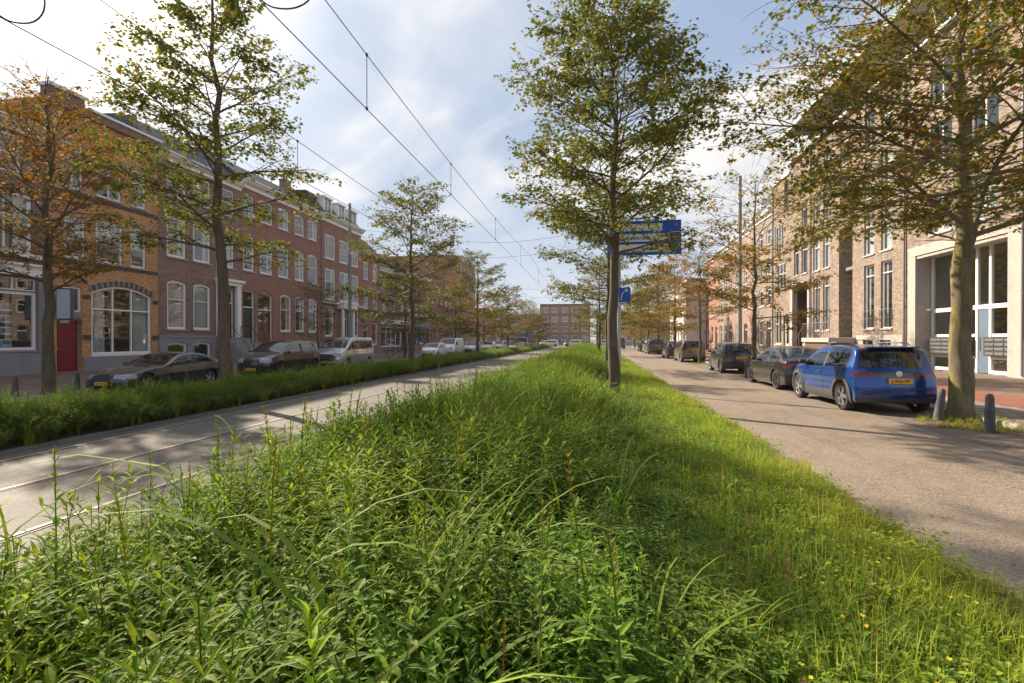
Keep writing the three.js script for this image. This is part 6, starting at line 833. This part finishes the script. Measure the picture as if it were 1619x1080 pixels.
// bollards
const bollardMat = speckle([[0.07, 0.072, 0.076], [0.09, 0.092, 0.095]], 60, 0.5, 92, { res: 256, rough: 0.6 });
function bollard(label, x, y, Z, h, tilt = 0, turn = 0, r = 0.076) { const m = single('bollard', label, 'bollard', new THREE.LatheGeometry([[r * 1.15, -0.02], [r * 1.12, 0.02], [r * 0.82, h - 0.09], [r * 0.76, h - 0.05], [r * 0.6, h - 0.015], [r * 0.3, h], [0.001, h]].map(p => new THREE.Vector2(...p)), 20), bollardMat, 'bollards along the kerbs'); m.position.set(x, y, -Z); m.rotation.set(0, turn, tilt); return m; }
bollard('upright grey bollard right of the big mossy tree', 6.92, 0, 10.25, 0.68);
bollard('leaning grey bollard at the tail of the blue crossover', 6.84, 0, 11.5, 0.66, -0.13);
bollard('grey bollard beside the nose of the black saloon', 6.45, 0, 23.1, 0.75);
bollard('dark bollard left of the orange tree trunk', -17.35, -0.1, 13.0, 0.6); bollard('dark bollard right of the orange tree, by the dark coupe', -17.35, -0.1, 14.9, 0.62);
// bicycles
function bicycle(label, x, y, Z, turn, col) {
  const g = thing('bicycle', label, 'bicycle', [x, y, -Z], turn, 'bicycles parked on the pavement'), fm = M(...col, 0.4); const R0 = 0.34;
  for (const wx of [-0.53, 0.53]) { const w = part('wheel', new THREE.TorusGeometry(R0 - 0.018, 0.02, 8, 28).translate(wx, R0, 0), tyreMat, g); const sp = []; for (let k = 0; k < 7; k++) { const a = k / 7 * Math.PI; sp.push(bar([wx - Math.cos(a) * 0.31, R0 - Math.sin(a) * 0.31, 0], [wx + Math.cos(a) * 0.31, R0 + Math.sin(a) * 0.31, 0], 0.003, 4)); } part('spokes', merge(sp), galv, w); }
  part('frame', merge([bar([-0.53, R0, 0], [-0.06, 0.3, 0], 0.014), bar([-0.06, 0.3, 0], [-0.2, 0.86, 0], 0.017), bar([-0.53, R0, 0], [-0.18, 0.78, 0], 0.011), bar([-0.06, 0.3, 0], [0.38, 0.72, 0], 0.018), bar([-0.18, 0.78, 0], [0.37, 0.84, 0], 0.016), bar([0.35, 0.92, 0], [0.53, R0, 0], 0.015)]), fm, g);
  part('saddle', rbox(0.26, 0.06, 0.16, 0.03, -0.22, 0.93, 0), blackIron, g); part('handlebar', tube([[0.2, 1.04, -0.27], [0.3, 1.08, -0.15], [0.34, 1.05, 0], [0.3, 1.08, 0.15], [0.2, 1.04, 0.27]], 0.012, 16, 6), galv, g); part('mudguard', new THREE.TorusGeometry(R0 + 0.03, 0.02, 5, 14, 2.4).rotateZ(0.6).translate(-0.53, R0, 0), fm, g); part('kickstand', bar([-0.3, 0.3, 0.02], [-0.36, 0.0, 0.14], 0.01), blackIron, g); return g;
}
bicycle('black bicycle parked just behind the silver van', -18.4, -0.07, 46, 0.4, [0.02, 0.02, 0.022]); bicycle('dark bicycle leaning in front of the white framed shop window', -22.5, -0.0, 58.5, 1.2, [0.03, 0.03, 0.05]); bicycle('second dark bicycle by the white framed shop window', -22.5, -0.0, 60.2, 1.3, [0.05, 0.03, 0.03]);
bicycle('black bicycle on the right pavement beyond the grey hatchback', 9.0, 0.11, 33.5, 1.4, [0.02, 0.02, 0.02]); bicycle('dark green bicycle on the right pavement next to the black one', 9.0, 0.11, 34.6, 1.5, [0.02, 0.05, 0.03]); bicycle('grey bicycle at the end of the bicycles on the right pavement', 8.95, 0.11, 35.8, 1.6, [0.08, 0.08, 0.09]);
// people, small in the distance: one continuous body each
function person(label, x, y, Z, turn, coat, legs, stride) {
  const g = thing('person', label, 'person', [x, y, -Z], turn);
  const J = { hip: [0, 0.95, 0], chest: [0.02, 1.32, 0], neck: [0.03, 1.5, 0], head: [0.05, 1.64, 0] };
  const bones = [[J.hip, J.chest, 0.155, 0.165], [J.chest, J.neck, 0.14, 0.06], [J.neck, J.head, 0.06, 0.1]]; for (const s of [1, -1]) { const f = s * stride; bones.push([[0, 0.93, 0.09 * s], [f * 0.5, 0.5, 0.1 * s], 0.1, 0.068], [[f * 0.5, 0.5, 0.1 * s], [f - 0.06, 0.09, 0.1 * s], 0.066, 0.045], [[f - 0.06, 0.07, 0.1 * s], [f + 0.12, 0.05, 0.11 * s], 0.05, 0.04], [[0.02, 1.42, 0.17 * s], [-f * 0.4, 1.14, 0.24 * s], 0.065, 0.058], [[-f * 0.4, 1.14, 0.24 * s], [-f * 0.5 + 0.14, 0.92, 0.22 * s], 0.056, 0.05], [[0.02, 1.4, 0], [0.02, 1.42, 0.17 * s], 0.1, 0.065]); }
  const n = 60, mc = new MarchingCubes(n, new THREE.MeshBasicMaterial(), false, false, 60000); mc.isolation = 0; const S = 0.95, cy = 0.92;
  const cap = (p, [a, b, ra, rb]) => { const ba = [b[0] - a[0], b[1] - a[1], b[2] - a[2]], pa = [p[0] - a[0], p[1] - a[1], p[2] - a[2]], h = clamp((pa[0] * ba[0] + pa[1] * ba[1] + pa[2] * ba[2]) / (ba[0] ** 2 + ba[1] ** 2 + ba[2] ** 2)); return Math.hypot(pa[0] - ba[0] * h, pa[1] - ba[1] * h, pa[2] - ba[2] * h) - lerp(ra, rb, h); };
  for (let k = 0; k < n; k++) for (let j = 0; j < n; j++) for (let i = 0; i < n; i++) { const p = [(i / n * 2 - 1) * S, (j / n * 2 - 1) * S + cy, (k / n * 2 - 1) * S]; let d = 9; for (const b of bones) { const q = cap(p, b), h = clamp(0.5 + 0.5 * (d - q) / 0.05); d = lerp(d, q, h) - 0.05 * h * (1 - h); } mc.field[i + j * n + k * n * n] = -d; }
  mc.update(); const c = mc.count, pos = [], nor = [], col = []; for (let i = 0; i < c; i++) { const q = [mc.positionArray[i * 3] * S, mc.positionArray[i * 3 + 1] * S + cy, mc.positionArray[i * 3 + 2] * S]; pos.push(...q); nor.push(mc.normalArray[i * 3], mc.normalArray[i * 3 + 1], mc.normalArray[i * 3 + 2]); col.push(...(q[1] > 1.52 ? [0.42, 0.26, 0.19] : q[1] > 0.88 ? (Math.abs(q[2]) > 0.15 && q[1] < 0.97 ? [0.42, 0.26, 0.19] : coat) : q[1] < 0.1 ? [0.02, 0.02, 0.02] : legs)); }
  const bg = new THREE.BufferGeometry(); bg.setAttribute('position', new THREE.Float32BufferAttribute(pos, 3)); bg.setAttribute('normal', new THREE.Float32BufferAttribute(nor, 3)); bg.setAttribute('color', new THREE.Float32BufferAttribute(col, 3)); const b = part('body', bg, M(1, 1, 1, 0.8, { vertexColors: true }), g);
  part('hair', new THREE.SphereGeometry(0.115, 14, 10, 0, 6.3, 0, 1.9).rotateZ(0.45).translate(0.03, 1.675, 0), M(0.03, 0.02, 0.015, 0.8), g); return g;
}
person('person in a dark coat standing by the green shop front', -20.5, -0.03, 74.5, 0.9, [0.02, 0.02, 0.025], [0.03, 0.03, 0.05], 0.12);
person('person in dark clothes walking across the far crossing', -5.2, -0.01, 107, Math.PI, [0.015, 0.015, 0.03], [0.02, 0.02, 0.03], 0.28);
// leaf litter and weeds round the trees of the right kerb
for (const [x, Z, r, n, l] of [[7.1, 11.1, 1.0, 260, 'big mossy tree'], [6.9, 23.6, 0.8, 120, 'thin tree behind the saloon'], [6.95, 35.6, 0.8, 100, 'second thin tree']]) {
  const R = rng(n), a = [], b = []; for (let i = 0; i < n; i++) { const an = R() * 6.28, q = Math.sqrt(R()) * r, s = [x + Math.cos(an) * q * 0.75, 0.0, Z + Math.sin(an) * q, 0.6 + 0.5 * R(), 0.7 + 0.4 * R(), [0.8 + 0.5 * R(), 0.8 + 0.3 * R(), 0.8]]; if (s[0] > 7.55) s[1] = 0.1; (i % 3 ? a : b).push(s); }
  scatter('kerb_weeds', 'tuft of grass round the foot of the ' + l, shortGrass(300 + n, 22, 0.13), grassMat, a); scatter('kerb_litter', 'fallen leaves round the foot of the ' + l, groundLeaf(301 + n, 7, 0.05, 0.05), fallenMat, b);
}
scene.fog = new THREE.FogExp2(0xfff2e4, 0.0003);   // thin autumn haze
const renderer = new THREE.WebGLRenderer({ antialias: true });
renderer.setSize(1024, 683); renderer.shadowMap.enabled = true; renderer.shadowMap.type = THREE.PCFSoftShadowMap;
renderer.toneMapping = THREE.LinearToneMapping; renderer.toneMappingExposure = EXPOSURE;
renderer.render(scene, camera);
